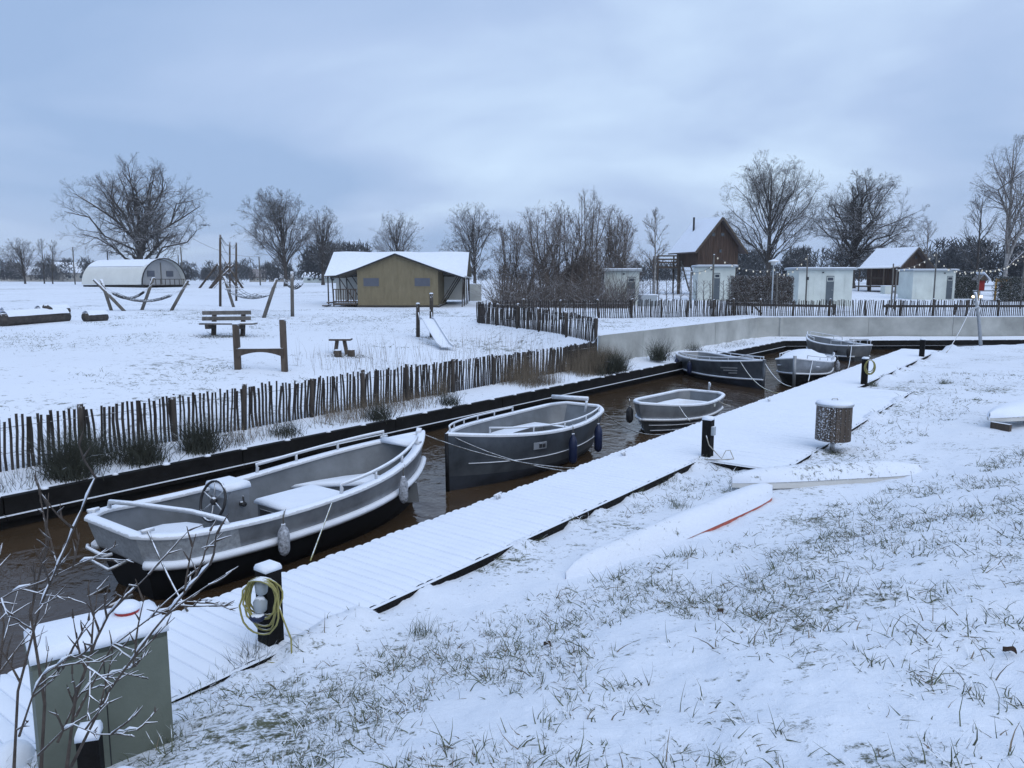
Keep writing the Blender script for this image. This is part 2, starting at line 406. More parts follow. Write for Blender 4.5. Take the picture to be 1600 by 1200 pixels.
P_ = [sq(-60, Q_QUAY-.1), sq(S_END+1, Q_QUAY-.1), V(80, 46, 0), V(80, 33, 0), V(22, 33, 0), sq(34, Q_LAND+.6), sq(-60, Q_LAND+.6)]
wm = MB().add(P_, [tuple(range(len(P_)))]); wo_ = wm.build('water', 'water'); tag(wo_, kind='structure')
bed = MB().add([p-V(0, 0, .7) for p in P_], [tuple(range(len(P_)))]).build('canal_bed', 'hull_black'); tag(bed, kind='structure')

# ------------------------------------------------------------------ far quay of black timber
qy = empty('timber_quay', sq(10, Q_QUAY), 0, 'black timber quay edging with snow capped bolts below the near paling fence', 'quay')
qy2 = empty('timber_quay', (*C0, 0), 0, 'black timber quay edging under the concrete wall at the far end', 'quay')
def along(p, q, n):
    return [np.asarray(p)*(1-t)+np.asarray(q)*t for t in np.linspace(0, 1, n+1)]
def quay_run(root, p, q, step, dn):
    p = np.asarray(p, float); q = np.asarray(q, float); n = max(1, int(np.linalg.norm(q-p)/step)); pts = along(p, q, n)
    o3 = V(*root.location); d3 = V(*dn, 0)
    for a, b_ in zip(pts[:-1], pts[1:]):
        g = nrm(b_-a)*.012; w = random.uniform(-.006, .006)
        MB().bar(a+g+V(0, 0, .345)+d3*(.03+w)-o3, b_-g+V(0, 0, .345)+d3*(.03+w)-o3, .14, .27).build('beam', 'black_bare', root)
        MB().bar(a+g/2+V(0, 0, .17)+d3*.09-o3, b_-g/2+V(0, 0, .17)+d3*.09-o3, .17, .07).build('ledge_board', 'black_wood', root)
        MB().bar(a+V(0, 0, -.15)+d3*.05-o3, b_+V(0, 0, -.15)+d3*.05-o3, .08, .57).build('sheet_pile', 'black_bare', root)
    L = np.linalg.norm(q-p); t = .4
    while t < L:
        c = p+(q-p)*t/L+d3*.03+V(0, 0, .475)-o3; r = random.uniform(.045, .075)
        MB().lathe([(r, 0), (r*1.05, .015), (r*.7, .035), (r*.2, .045)], c, 8).build('snow_cap', 'snow', root, True)
        t += random.uniform(.75, 1.1)
quay_run(qy, sq(-12, Q_QUAY), sq(S_END, Q_QUAY), 4.0, N_)
quay_run(qy2, V(*C0, 0), V(*(C0+V(34, .055*34)), 0), 4.2, V(.055, -1))

# ------------------------------------------------------------------ concrete retaining wall
wl = empty('retaining_wall', sq(25, Q_WALL, .5), 0, 'pale grey concrete panel retaining wall behind the moored boats', 'wall')
def wall_run(p, q, wid, nrm2, jit=.3):
    p = np.asarray(p, float); q = np.asarray(q, float); L = np.linalg.norm(q-p); t = 0; o3 = V(*wl.location); d3 = V(*nrm2, 0)
    while t < L-.3:
        w_ = min(wid*random.uniform(1-jit, 1+jit), L-t); a = p+(q-p)*(t+.008)/L; b_ = p+(q-p)*(t+w_-.008)/L; off = random.uniform(-.006, .006)
        pa = a+d3*off-o3; pb = b_+d3*off-o3
        MB().bar(pa+V(0, 0, 1.05), pb+V(0, 0, 1.05), .1, 1.26).build('panel', 'concrete', wl)
        t += w_
wall_run(sq(24.5, Q_WALL), sq(S_END, Q_WALL), 3.6, N_)
wa = V(*(CW+V(.1, .1)), 0)+V(*N_, 0)*.1
wall_run(sq(S_END+.01, Q_WALL), V(*(CW+V(1.4, .14)), 0), 1.2, N_, .05)
MB().box(V(*(CW+V(1.4, .12)), 1.04)-V(*wl.location), (.2, .2, 1.26), .4).build('corner_post', 'concrete', wl)
wall_run(V(*(CW+V(1.42, .15)), 0), V(*(CW+V(36.9, .03*36+.1)), 0), 4.6, V(0, -1), .15)
cp = MB()
for a, b_ in ((sq(24.5, Q_WALL, 1.683), sq(S_END, Q_WALL, 1.683)), (V(*(CW+V(1.42, .15)), 1.683), V(*(CW+V(36.9, 1.2)), 1.683))):
    o3 = V(*wl.location); P = along(a, b_, 60)
    for i in range(60):
        if random.random() < .8: cp.bar(P[i]-o3, P[i+1]-o3, .05+random.random()*.05, .02+random.random()*.02)
cp.build('snow_strip', 'snow', wl)
# dried clump hanging on the wall
tw = MB(); c = atd(1276, 507, 42.2)
for k in range(90):
    a = random.uniform(0, 2*pi); r = random.uniform(.1, .42); tw.bar(V(0, random.uniform(-.1, 0), 0), V(r*cos(a), -.1*random.random(), r*sin(a)-.05), .014, .014)
tag(tw.build('dry_plant', 'rush', loc=c+V(0, -.1, 0)), 'dry round plant clinging to the face of the concrete wall', 'plant')

# ------------------------------------------------------------------ jetty: one plank after another
dk = empty('jetty', sq(10, Q_DOCK, 0), 0, 'long snow covered plank jetty with black edge beam beside the boats', 'jetty')
def plank_mesh(q0, q1, wd, seed):
    rr = random.Random(seed); n = 9; rows = []
    prof = [(-wd/2, -.05), (-wd/2, -.008), (-wd/2+.014, 0.0), (-wd*.2, .007), (wd*.2, .007), (wd/2-.014, 0.0), (wd/2, -.008), (wd/2, -.05)]
    for i in range(n+1):
        q = q0+(q1-q0)*i/n; dz = rr.uniform(-.003, .003); e_ = .012 if i in (0, n) else 0
        rows.append([np.array([a, q-q0, b_+dz-e_]) for a, b_ in prof])
    return rows
d0 = sq(10, Q_DOCK, 0); ANG = math.atan2(E_[1], E_[0])
def loc_sq(s, q, z): return sq(s, q, z)-d0
def make_plank_mesh(q0, q1, wd, seed):
    m = MB(); m.grid(plank_mesh(q0, q1, wd, seed)); me = bpy.data.meshes.new('plank'); me.from_pydata(m.v, [], m.f); me.update()
    me.polygons.foreach_set('use_smooth', [True]*len(me.polygons)); me.materials.append(M['dock_snow']); return me
PIT = .142
shorts = [make_plank_mesh(Q_DOCK, Q_LAND, PIT-.004, k) for k in range(5)]; longs = [make_plank_mesh(Q_DOCK, Q_PLAT, PIT-.004, k+9) for k in range(4)]
s = -1.3
while s < 40.2:
    wide = 13.2 < s < 25
    o = bpy.data.objects.new('plank', random.choice(longs if wide else shorts)); COL.objects.link(o); o.parent = dk
    p = loc_sq(s, Q_DOCK+random.uniform(-.018, .018), .455+random.uniform(-.003, .003)); o.location = tuple(p); o.rotation_euler = (random.uniform(-.004, .004), 0, ANG)
    # plank mesh x = along, y = across towards land (negative side flips)
    o.scale = (1, -1, 1); s += PIT
for a, b_, q in ((-1.4, 13.2, Q_LAND), (13.2, 25.1, Q_PLAT), (25.1, 40.3, Q_LAND)):
    MB().bar(loc_sq(a, q+.035, .36), loc_sq(b_, q+.035, .36), .05, .185).build('edge_beam', 'black_wood', dk)
for a, b_ in ((-1.4, 19.), (19.02, 40.3)):
    MB().bar(loc_sq(a, Q_DOCK+.06, .32), loc_sq(b_, Q_DOCK+.06, .32), .06, .16).build('edge_beam', 'black_wood', dk)
for s in np.arange(0, 40, 3.0):
    MB().tube([loc_sq(s, Q_DOCK+.2, -.7), loc_sq(s, Q_DOCK+.2, .36)], .09, 8).build('pile', 'black_wood', dk)
for s in (13.15, 25.15):
    MB().bar(loc_sq(s, Q_LAND, .355), loc_sq(s, Q_PLAT, .355), .05, .17).build('edge_beam', 'black_wood', dk)

# ------------------------------------------------------------------ chestnut paling fences
pale_meshes = []
for k in range(8):
    rr = random.Random(k+50); m = MB(); h = rr.uniform(.88, .94); w0 = rr.uniform(.034, .050); x = y = 0; pts = []; rad = []
    for i in range(4):
        pts.append(V(x, y, h*i/3)); rad.append(w0*.62*(1-.1*i/3)); x += rr.uniform(-.018, .018); y += rr.uniform(-.008, .008)
    m.tube(pts, rad, 5); me = bpy.data.meshes.new('pale'); me.from_pydata(m.v, [], m.f); me.update(); me.materials.append(M['pale_wood']); pale_meshes.append(me)
def fence(label, poly, pitch, post_step, hfun, lean=.05, ends=True, group='chestnut paling fences'):
    poly = [np.asarray(p, float) for p in poly]; o3 = V(*poly[0], float(hfun(*poly[0])))
    f = empty('paling_fence', o3, 0, label, 'fence', group); seg = [np.linalg.norm(b_-a) for a, b_ in zip(poly[:-1], poly[1:])]; L = sum(seg)
    def pt(t):
        for a, b_, l in zip(poly[:-1], poly[1:], seg):
            if t <= l+1e-6: return a+(b_-a)*t/l
            t -= l
        return poly[-1]
    spots = []; t = 0.
    while t < L: spots.append(t); t += pitch*random.uniform(.88, 1.12)
    near = sorted(spots, key=lambda t_: np.linalg.norm(pt(t_)))[:300]; near = set(near); rest = MB(); lx = ly = 0
    for t in spots:
        p = pt(t); z = float(hfun(*p)); lx = .8*lx+random.gauss(0, lean*.35); ly = .7*ly+random.gauss(0, .02)
        if t in near:
            o = bpy.data.objects.new('pale', random.choice(pale_meshes)); COL.objects.link(o); o.parent = f
            o.location = tuple(V(p[0], p[1], z-.03+random.uniform(-.02, .03))-o3); o.rotation_euler = (ly, lx, random.uniform(0, 6)); sc = random.uniform(.975, 1.025); o.scale = (random.uniform(.85, 1.2), 1, sc)
            o.rotation_euler = (ly+random.gauss(0, .02), lx+random.gauss(0, lean*.3), random.uniform(-.5, .5))
        else: rest.tube([V(p[0], p[1], z)-o3, V(p[0]+lx*.9, p[1], z+random.uniform(.86, .96))-o3], .028, 4)
    if rest.v: tag(rest.build('pale_run', 'pale_wood', f), kind='stuff')
    for hz in (.28, .72):
        P = [V(*pt(t), float(hfun(*pt(t)))+hz)-o3 for t in np.linspace(0, L, max(4, int(L/1.2)))]
        MB().tube(P, .006, 4).build('wire', 'steel', f)
    t = .05
    while t < L:
        p = pt(t); z = float(hfun(*p)); hh_ = random.uniform(.88, .98); tl = random.uniform(-.06, .06)
        pb = V(p[0], p[1]-.06, z-.1)-o3; ptp = V(p[0]+tl, p[1]-.06, z+hh_)-o3
        po = MB().tube([pb, (pb+ptp)/2, ptp], [.058, .055, .052], 9).build('post', 'post_wood', f, True)
        MB().lathe([(.05, 0), (.052, .012), (.032, .026), (.008, .032)], ptp-V(0, 0, .004), 9).build('snow_cap', 'snow', po, True)
        t += post_step*random.uniform(.9, 1.1)
    return f
QF = -14.47
fence('dark chestnut paling fence along the canal edge left of the boats', [sq(-4, QF)[:2], sq(12, QF+.05)[:2], sq(24.4, QF+.05)[:2]], .088, 1.72, far_h, .03)
fence('dark paling fence running diagonally up the slope from the concrete wall corner', [CORN+V(0, .2), CORN*.55+DIAG*.45+V(.1, 0), DIAG], .088, 1.55, far_h, .03)
fence('dark paling fence on the raised ground behind the concrete wall', [DIAG+V(.1, .15), V(1.2, 36.0), V(6.3, 38.4), V(10.6, 41.2), V(13.4, 43.7), V(29, 44.0), V(44, 44.6)], .105, 2.0, far_h, .05)
# low rail behind the far fence and brace
rl = empty('timber_rail', gxy(14.5, 45.2), 0, 'low dark timber rail with a brace behind the far paling fence', 'rail'); o3 = V(*rl.location)
for a, b_ in (((14.0, 45.2), (19.0, 45.3)), ((21.8, 45.3), (31, 45.5)), ((31.1, 45.5), (42, 45.9))):
    MB().bar(V(*a, far_h(*a)+.5)-o3, V(*b_, far_h(*b_)+.5)-o3, .09, .14).build('beam', 'post_wood', rl)
for x in (14.1, 18.9, 22, 26, 30.9, 36, 41.5): MB().bar(gxy(x, 45.35)-o3-V(0, 0, .1), gxy(x, 45.35)+V(0, 0, .62)-o3, .1, .1).build('post', 'post_wood', rl)
MB().bar(gxy(13.6, 45.1)+V(0, 0, .95)-o3, gxy(14.6, 45.1)+V(0, 0, .0)-o3, .07, .09).build('brace', 'post_wood', rl)
# ------------------------------------------------------------------ boats
def TS(n):
    a = 1-(1-np.linspace(0, 1, n))**1.3; return np.concatenate([[0, .008, .018, .032, .05, .07], a[a > .085]])
class Hull:
    """stern at x=0, bow at x=L, z=0 is the waterline"""
    def __init__(s, L, B, zs, zm, zb, transom=.8, rake=.5, srake=.12, p=2.6, tmax=.42, flare=.86, bowp=1.):
        s.__dict__.update(L=L, B=B, zs=zs, zm=zm, zb=zb, tr=transom, rake=rake, sr=srake, p=p, tm=tmax, fl=flare, bowp=bowp); s.z0 = -.28
    def hb(s, t):
        if t < s.tm: k = t/s.tm; f = s.tr+(1-s.tr)*(1-(1-k)**2)
        else: f = max(0, 1-((t-s.tm)/(1-s.tm))**s.p)**s.bowp
        if t < .085: f *= 1-.30*(1-t/.085)**2.2          # rounded quarters
        return s.B/2*f
    def sheer(s, t):
        return s.zs*(1-t)**2+2*(1-t)*t*(2*s.zm-.5*s.zs-.5*s.zb)+s.zb*t*t
    def fy(s, l):
        return np.interp(l, [0, .12, .3, .5, .75, 1], [0, .55, s.fl-.06, s.fl+.04, .97, 1.0])
    def pt(s, t, l, side, inset=0., dz=0.):
        z = s.z0+(s.sheer(t)-s.z0)*l; y = max(0, s.hb(t)*s.fy(l)*(1-.12*t*(1-l))-inset)
        xs = s.sr*(1-l)+inset; xb = s.L-s.rake*(1-l)**1.4-inset*1.2
        return V(xs+(xb-xs)*t, side*y, z+dz)
    def strip(s, l0, l1, nl, inset=0., flip=False, n=26):
        T = TS(n); m = MB(); Ls = np.linspace(l0, l1, nl)
        for sd in (1, -1):
            A = [[s.pt(t, l, sd, inset) for t in T] for l in Ls]
            if (sd > 0) != flip: A = A[::-1]
            m.grid(A)
        tr = [[s.pt(0, l, 1, inset), s.pt(0, l, -1, inset)] for l in Ls]
        m.grid(tr if flip else tr[::-1]); return m
    def loop(s, l=1., out=0., dz=0., n=30, t0=0., t1=1., sides=(1, -1)):
        T = TS(n)
        a = [s.pt(t, l, 1, -out, dz) for t in T]; b_ = [s.pt(t, l, -1, -out, dz) for t in T[::-1]]
        return a+b_[1:]
    def side(s, t0, t1, sd, l=1., inset=0., dz=0., n=14): return [s.pt(t, l, sd, inset, dz) for t in (TS(n) if t0 == 0 and t1 == 1 else np.linspace(t0, t1, n))]
def poly_fill(m, a, b_):
    m.grid([a, b_]); return m
def make_boat(name, label, hull, loc, rz, upper, lower, inner, lsplit=.5, floor_l=.36, gun=.055, rub=True, gmat='rail_snow', rz2=None):
    r = empty(name, loc, rz, label, 'boat', 'boats moored in the canal')
    hull.strip(0, lsplit, 6).build('lower_hull', lower, r, True)
    hull.strip(lsplit, 1, 6).build('hull_side', upper, r, True)
    hull.strip(floor_l-.05, 1, 5, .05, True).build('inner_hull', inner, r, True)
    T = TS(22)[:-2]
    MB().grid([[hull.pt(t, floor_l, -1, .05) for t in T], [hull.pt(t, floor_l, 1, .05) for t in T]]).build('floor', 'snow' if floor_l > .3 else inner, r)
    P = hull.loop(1., -.025, .01); n = len(P); ring = []
    # gunwale: a flat rounded capping that carries snow
    P = np.array(P); T_ = np.roll(P, -1, 0)-np.roll(P, 1, 0); T_[:, 2] = 0
    out = np.stack([-T_[:, 1], T_[:, 0]], 1); out /= np.linalg.norm(out, axis=1)[:, None]+1e-9
    m = MB(); prof = [(-gun, -.02), (-gun, .012), (-gun*.6, .035), (gun*.6, .035), (gun, .012), (gun, -.02)]
    A = [[(P[i % n][0]+out[i % n][0]*a, P[i % n][1]+out[i % n][1]*a, P[i % n][2]+b_) for i in range(n+1)] for a, b_ in prof]
    m.grid(A).build('gunwale', gmat, r, True)
    if rub:
        for sd in (1, -1): MB().tube(hull.side(.0, 1, sd, lsplit, -.02, 0, 26), .035, 6).build('rub_rail', 'rail_snow', r, True)
    return r
def rail(r, hull, t0, t1, sd, h=.2, ends=True, posts=3, rad=.019, inset=.03, m='rail_snow'):
    P = hull.side(t0, t1, sd, 1., inset, h, 12)
    a = hull.pt(t0, 1, sd, inset); b_ = hull.pt(t1, 1, sd, inset); mb = MB()
    if ends: P = [a, a+V(.02, 0, h*.7)]+P[0:]+[b_+V(-.02, 0, h*.7), b_]
    mb.tube(P, rad, 7)
    for t in np.linspace(t0, t1, posts+2)[1:-1]: mb.tube([hull.pt(t, 1, sd, inset), hull.pt(t, 1, sd, inset, h)], rad*.8, 6)
    return mb.build('handrail', m, r, True)
def bench(r, pts, z, th, m='snow', front=None, name='bench'):
    MB().cap(pts, z, th, .0, .12).build(name, m, r, True)
def fender(p, label, m='fender', L=.5, rad=.085, tilt=0.):
    pr = [(.012, 0), (rad*.7, .03), (rad, .09), (rad, L*.72), (rad*.75, L*.85), (.03, L*.93), (.028, L)]
    f = empty('fender', p, 0, label, 'fender', 'fenders hung over the boat sides')
    MB().lathe(pr, (0, 0, -L), 12).build('bumper', m, f, True)
    MB().tube([V(0, 0, -.02), V(.0, .02, .1), V(0, .1, .16)], .010, 5).build('cord', 'rope', f, True); f.rotation_euler = (tilt, 0, 0)
def rope(pts, label, m='rope', rad=.011, name='mooring_rope', cat='rope'):
    return tag(MB().tube(pts, rad, 6).build(name, m, None, True), label, cat, 'mooring ropes')
def wpt(r_loc, rz, p):
    c, s_ = cos(rz), sin(rz); return V(r_loc[0]+p[0]*c-p[1]*s_, r_loc[1]+p[0]*s_+p[1]*c, r_loc[2]+p[2])

# --- nearest boat: grey topsides, black bottom, wheel console
H1 = Hull(5.3, 1.98, .86, .79, 1.14, transom=.84, rake=.42, srake=.32, p=2.7, tmax=.45)
L1 = sq(4.12, -8.98, 0); A1 = ANG
b1 = make_boat('motor_boat', 'nearest large grey aluminium boat with wheel console and black bottom', H1, L1, A1, 'alu', 'hull_black', 'alu_in', .67, .30, .07)
fr = H1.strip(.56, 1, 5, -.004); 
# frosted stern quarter plate
m = MB(); T = [0, .008, .018, .032, .05, .07, .09, .13, .17, .2]
for sd in (1, -1):
    A = [[H1.pt(t, l, sd, -.008) for t in T] for l in np.linspace(.69, .98, 6)]; m.grid(A[::-1] if sd > 0 else A)
m.grid([[H1.pt(0, l, 1, -.008), H1.pt(0, l, -1, -.008)] for l in np.linspace(.98, .69, 6)]); m.build('stern_plate', 'alu_frost', b1, True)
for sd in (1, -1): MB().tube(H1.side(.0, 1, sd, .67, -.035, .03, 26), .05, 7).build('snow_strake', 'snow', b1, True)
rail(b1, H1, .50, .90, 1, .17, True, 2, .026); rail(b1, H1, .50, .90, -1, .17, True, 2, .026)
MB().cap([H1.pt(.89, 1, 1, .07), H1.pt(.95, 1, 1, .05), H1.pt(.985, 1, 1, .02), H1.pt(.985, 1, -1, .02), H1.pt(.95, 1, -1, .05), H1.pt(.89, 1, -1, .07)], H1.sheer(.93)-.03, .09).build('foredeck', 'snow', b1, True)
MB().tube([V(5.15, 0, 1.08), V(5.2, 0, 1.24)], [.05, .045], 9).build('bow_post', 'rail_snow', b1, True)
for sd in (1, -1):
    c = H1.pt(.9, 1, sd, .02); MB().tube([c, c+V(0, 0, .1)], .025, 7).tube([c+V(-.07, 0, .08), c+V(.07, 0, .08)], .022, 7).build('cleat', 'rail_snow', b1, True)
    c = H1.pt(.015, 1, sd, .03); MB().tube([c, c+V(0, 0, .1)], .028, 7).tube([c+V(-.07, 0, .08), c+V(.07, 0, .08)], .025, 7).build('cleat', 'rail_snow', b1, True)
# bow bench, raised hatch box, stern seat
bz = .42
MB().cap([H1.pt(t, .7, 1, .12) for t in (.60, .68, .78, .86)]+[H1.pt(t, .7, -1, .12) for t in (.86, .8)]+[V(3.9, .05, 0)], bz, .06, 0, .1).build('bow_bench', 'snow', b1, True)
MB().prism([V(3.5, .8, .1), V(4.6, -.55, .1), V(4.6, -.5, bz), V(3.5, .8, bz)], V(-.04, -.03, 0)).build('bench_front', 'alu_in', b1)
bx = MB(); bx.box((2.6, -.22, .36), (.95, .85, .34)); bx.build('hatch_box', 'alu_in', b1)
MB().cap([(2.09, -.68), (3.11, -.68), (3.11, .24), (2.09, .24)], .53, .07, 0, .14).build('box_snow', 'snow', b1, True)
MB().box((2.112, -.22, .36), (.01, .7, .2)).build('hatch_door', 'plastic_black', b1)
MB().cap([V(.55, .62, 0), V(.95, .62, 0), V(1.2, .45, 0), V(1.28, .2, 0), V(1.15, -.08, 0), V(.9, -.2, 0), V(.55, -.2, 0)], .38, .08, 0, .2).build('stern_seat', 'snow', b1, True)
# console with sloping top
MB().prism([V(1.52, -.02, .2), V(1.85, -.02, .2), V(1.85, -.02, .80), V(1.60, -.02, .84), V(1.52, -.02, .70)], V(0, .46, 0)).build('console', 'alu', b1)
MB().cap([(1.50, -.04), (1.87, -.04), (1.87, .46), (1.50, .46)], .80, .09, 0, .25).build('console_snow', 'snow', b1, True)
lv = MB().tube([V(1.72, -.02, .6), V(1.72, -.10, .6)], .035, 9).tube([V(1.72, -.09, .6), V(1.70, -.1, .72)], .012, 6).build('throttle', 'plastic_black', b1, True)
wh = empty('steering_wheel', (1.44, .2, .66)); wh.parent = b1; wh.rotation_euler = (0, R(-72), 0)
cir = [V(.27*cos(a), .27*sin(a), 0) for a in np.linspace(0, 2*pi, 32, endpoint=False)]
MB().tube(cir, .019, 7, closed=True).build('rim', 'plastic_black', wh, True)
for k in range(6):
    a = k*pi/3+.2; MB().tube([V(.03*cos(a), .03*sin(a), -.02), V(.265*cos(a), .265*sin(a), 0)], .011, 5).build('spoke', 'steel', wh, True)
MB().lathe([(.05, -.04), (.055, 0), (.03, .02)], (0, 0, 0), 10).build('hub', 'plastic_black', wh, True)
MB().tube([H1.pt(.06, 1, 1, .05), H1.pt(.06, 1, 1, .07, .12), V(.45, .3, .99), V(.75, -.45, .96), H1.pt(.17, 1, -1, .06, .1), H1.pt(.18, 1, -1, .03)], .03, 8).build('stern_bar', 'rail_snow', b1, True)
for zl, xo in ((.42, -.10), (-.02, -.18)):      # swim ladder loops on the transom
    MB().tube([V(.1, .35, zl+.05), V(xo, .33, zl), V(xo-.02, -.15, zl), V(.12, -.18, zl+.06)], .02, 7).build('ladder_rung', 'steel', b1, True)
MB().tube([V(-.05, .5, .56), V(-.08, .45, .55), V(-.08, .05, .53), V(0, 0, .54)], .022, 7).build('stern_handle', 'rail_snow', b1, True)

for o in b1.children:
    k = o.name.split('.')[0]
    if k in ('console', 'console_snow', 'throttle', 'steering_wheel'): o.location.z += .15
    elif k in ('hatch_box', 'box_snow', 'hatch_door', 'bow_bench', 'bench_front', 'stern_seat'): o.location.z += .09
# --- second boat: dark aluminium, plumb stem towards the viewer
H2 = Hull(5.0, 1.95, .88, .80, 1.02, transom=.62, rake=.06, srake=.55, p=2.2, tmax=.42, flare=.9)
A2 = math.atan2(-.832, -.555); L2 = V(1.62, 17.45, 0)
b2 = make_boat('open_boat', 'dark aluminium boat with blue fenders and oval snowy bench, second from the left', H2, L2, A2, 'alu_dark', 'hull_navy', 'alu_in', .42, .30, .05, rub=False)
MB().tube([V(4.98, 0, -.2), V(5.0, 0, 1.05)], .035, 7).build('stem_post', 'hull_black', b2, True)
rail(b2, H2, .12, .86, 1, .15, True, 3); rail(b2, H2, .3, .98, -1, .15, True, 4)
seat = [H2.pt(t, .7, -1, .09) for t in (.15, .3, .45, .6, .75, .88)]+[H2.pt(t, .7, 1, .09) for t in (.88, .75, .6, .45, .3, .15)]
inn = [V(p[0]*.72+.55, p[1]*.42, 0) for p in seat]
m = MB(); n = len(seat); z = .55
m.add([V(p[0], p[1], z) for p in seat]+[V(p[0], p[1], z+.03) for p in inn]+[V(p[0], p[1], .2) for p in inn], [(i, (i+1) % n, n+(i+1) % n, n+i) for i in range(n)])
m.build('ring_bench', 'snow', b2, True)
MB().add([V(p[0], p[1], z+.02) for p in inn]+[V(p[0], p[1], .12) for p in inn], [(i, (i+1) % n, n+(i+1) % n, n+i) for i in range(n)]).build('bench_front', 'alu_in', b2)
MB().tube([V(.35, -.6, 1.06), V(.4, .35, 1.1)], .05, 8).tube([V(.42, .3, .8), V(.4, .33, 1.1)], .03, 7).build('tow_bar', 'rail_snow', b2, True)
pa, pb = H2.pt(.60, .80, 1, -.012), H2.pt(.67, .80, 1, -.012); pd = nrm(pb-pa); pn = nrm(np.cross(pd, (0, 0, 1)))*-1
MB().bar(pa, pb, .012, .13).build('plate', 'alu', b2)
for u_ in (.12, .38): MB().bar(pa+(pb-pa)*u_+pn*.008, pa+(pb-pa)*(u_+.2)+pn*.008, .012, .08).build('plate_mark', 'plastic_black', b2)
MB().tube(H2.side(.05, .93, 1, .60, -.012, 0, 14), .010, 5).build('seam', 'rail_snow', b2, True)

# --- third, small boat with strakes
H3 = Hull(3.9, 1.75, .62, .60, .78, transom=.72, rake=.55, srake=.2, p=2.3, tmax=.45)
L3 = at(1122, 648, 0)+V(-.35, .22, 0); A3 = math.atan2(*(at(1010, 683, 0)-at(1125, 645, 0))[:2][::-1])+.03
b3 = make_boat('rowing_boat', 'small grey aluminium boat with horseshoe bench, third from the left', H3, L3, A3, 'alu', 'alu_dark', 'alu_in', .62, .32, .05)
for l in (.34, .48):
    for sd in (1, -1): MB().tube(H3.side(0, .97, sd, l, -.012), .012, 5).build('strake', 'rail_snow', b3, True)
seat = [H3.pt(t, .7, -1, .08) for t in (.08, .25, .45, .62)]+[H3.pt(t, .7, 1, .08) for t in (.62, .45, .25, .08)]
inn = [V(p[0]*.78+.35, p[1]*.45, 0) for p in seat]; n = len(seat)
MB().add([V(p[0], p[1], .42) for p in seat]+[V(p[0], p[1], .44) for p in inn]+[V(p[0], p[1], .1) for p in inn], [(i, (i+1) % n, n+(i+1) % n, n+i) for i in range(n)]+[(n+i, n+(i+1) % n, 2*n+(i+1) % n, 2*n+i) for i in range(n)]).build('horseshoe_bench', 'snow', b3, True)
MB().tube([V(-.05, .1, .45), V(-.1, .1, .8), V(.1, .2, .86), V(.35, .3, .84), V(.5, .34, .95)], .028, 7).build('tiller', 'rail_snow', b3, True)
MB().box(H3.pt(.35, .9, 1, -.01), (.1, .01, .07)).build('plate', 'white_paint', b3)

# --- far group of three
H4 = Hull(6.0, 2.0, .72, .72, .98, transom=.66, rake=.08, srake=.4, p=2.2, tmax=.42, flare=.9)
bw = at(1203, 611, 0); st4 = at(1076, 578, 0)+V(.0, .2, 0); A4 = math.atan2(bw[1]-st4[1], bw[0]-st4[0])
b4 = make_boat('open_boat', 'dark grey boat with stripe emblem lying across the canal, left of the covered boat', H4, st4, A4, 'alu_dark', 'hull_navy', 'alu_in', .48, .3, .05)
rail(b4, H4, .15, .93, 1, .14, True, 4); rail(b4, H4, .15, .93, -1, .14, True, 4)
MB().tube([V(5.94, 0, -.2), V(5.97, 0, 1.02)], .06, 7).build('stem_post', 'alu_dark', b4, True)
for x0, x1 in ((.2, .42), (.5, .74)): MB().cap([H4.pt(x0, .7, 1, .1), H4.pt(x1, .7, 1, .1), H4.pt(x1, .7, -1, .1), H4.pt(x0, .7, -1, .1)], .46, .05, 0, .1).build('bench', 'snow', b4, True)
for k, (dz, ln) in enumerate(((.0, .62), (-.09, .5), (-.18, .3))):   # emblem of bars on both bows
    for sd in (1, -1):
        a = H4.pt(.84, .80, sd, -.02, dz); b_ = H4.pt(.84-ln/5, .80, sd, -.02, dz); MB().bar(a, b_, .008, .045).build('emblem_bar', 'steel', b4)
H5 = Hull(4.6, 1.95, .72, .74, 1.02, transom=.84, rake=.12, srake=.2, p=2.4, tmax=.45)
bw5 = at(1240, 606, 0); A5 = ANG+pi+.15; st5 = bw5-V(cos(A5), sin(A5), 0)*4.55
b5 = make_boat('covered_boat', 'grey and black boat under a snowy tarpaulin, bow towards the jetty', H5, st5, A5, 'alu', 'hull_black', 'alu_in', .60, .3, .06)
MB().tube([V(4.55, 0, -.2), V(4.6, 0, 1.12)], .06, 7).build('stem_post', 'alu', b5, True)
rail(b5, H5, .5, .9, 1, .16, True, 2); rail(b5, H5, .05, .4, -1, .2, True, 2); rail(b5, H5, .05, .4, 1, .2, True, 2)
pp = []
for i in range(9):
    row = []
    for j in range(9):
        u, v_ = i/8, j/8; x = .6+3.1*u; hbm = H5.hb(x/4.6)*.92; y = -hbm+2*hbm*v_
        z = H5.sheer(x/4.6)+.02+.42*math.exp(-((u-.55)/.22)**2)*max(0, 1-(2*v_-1)**2)**.7+.12*math.exp(-((u-.2)/.12)**2)*(1-(2*v_-1)**2)+random.uniform(-.03, .03)
        row.append((x, y, z))
    pp.append(row)
MB().grid(pp).build('tarpaulin', 'tarp', b5, True)
for sd in (1, -1): MB().lathe([(.07, 0), (.085, .01), (.06, .02)], (0, 0, 0), 12).build('emblem', 'rail_snow', b5).location = tuple(H5.pt(.8, .82, sd, -.02))
H6 = Hull(3.9, 1.8, .72, .70, .95, transom=.7, rake=.3, srake=.2, p=2.4, tmax=.45)
l6 = at(1272, 566, 0)+V(.1, .6, 0); r6 = at(1353, 566, 0)+V(0, .3, 0); A6 = R(108)
b6 = make_boat('open_boat', 'pale grey aluminium boat with handrails farthest along the canal', H6, r6, A6, 'alu', 'alu_dark', 'alu_in', .5, .3, .05)
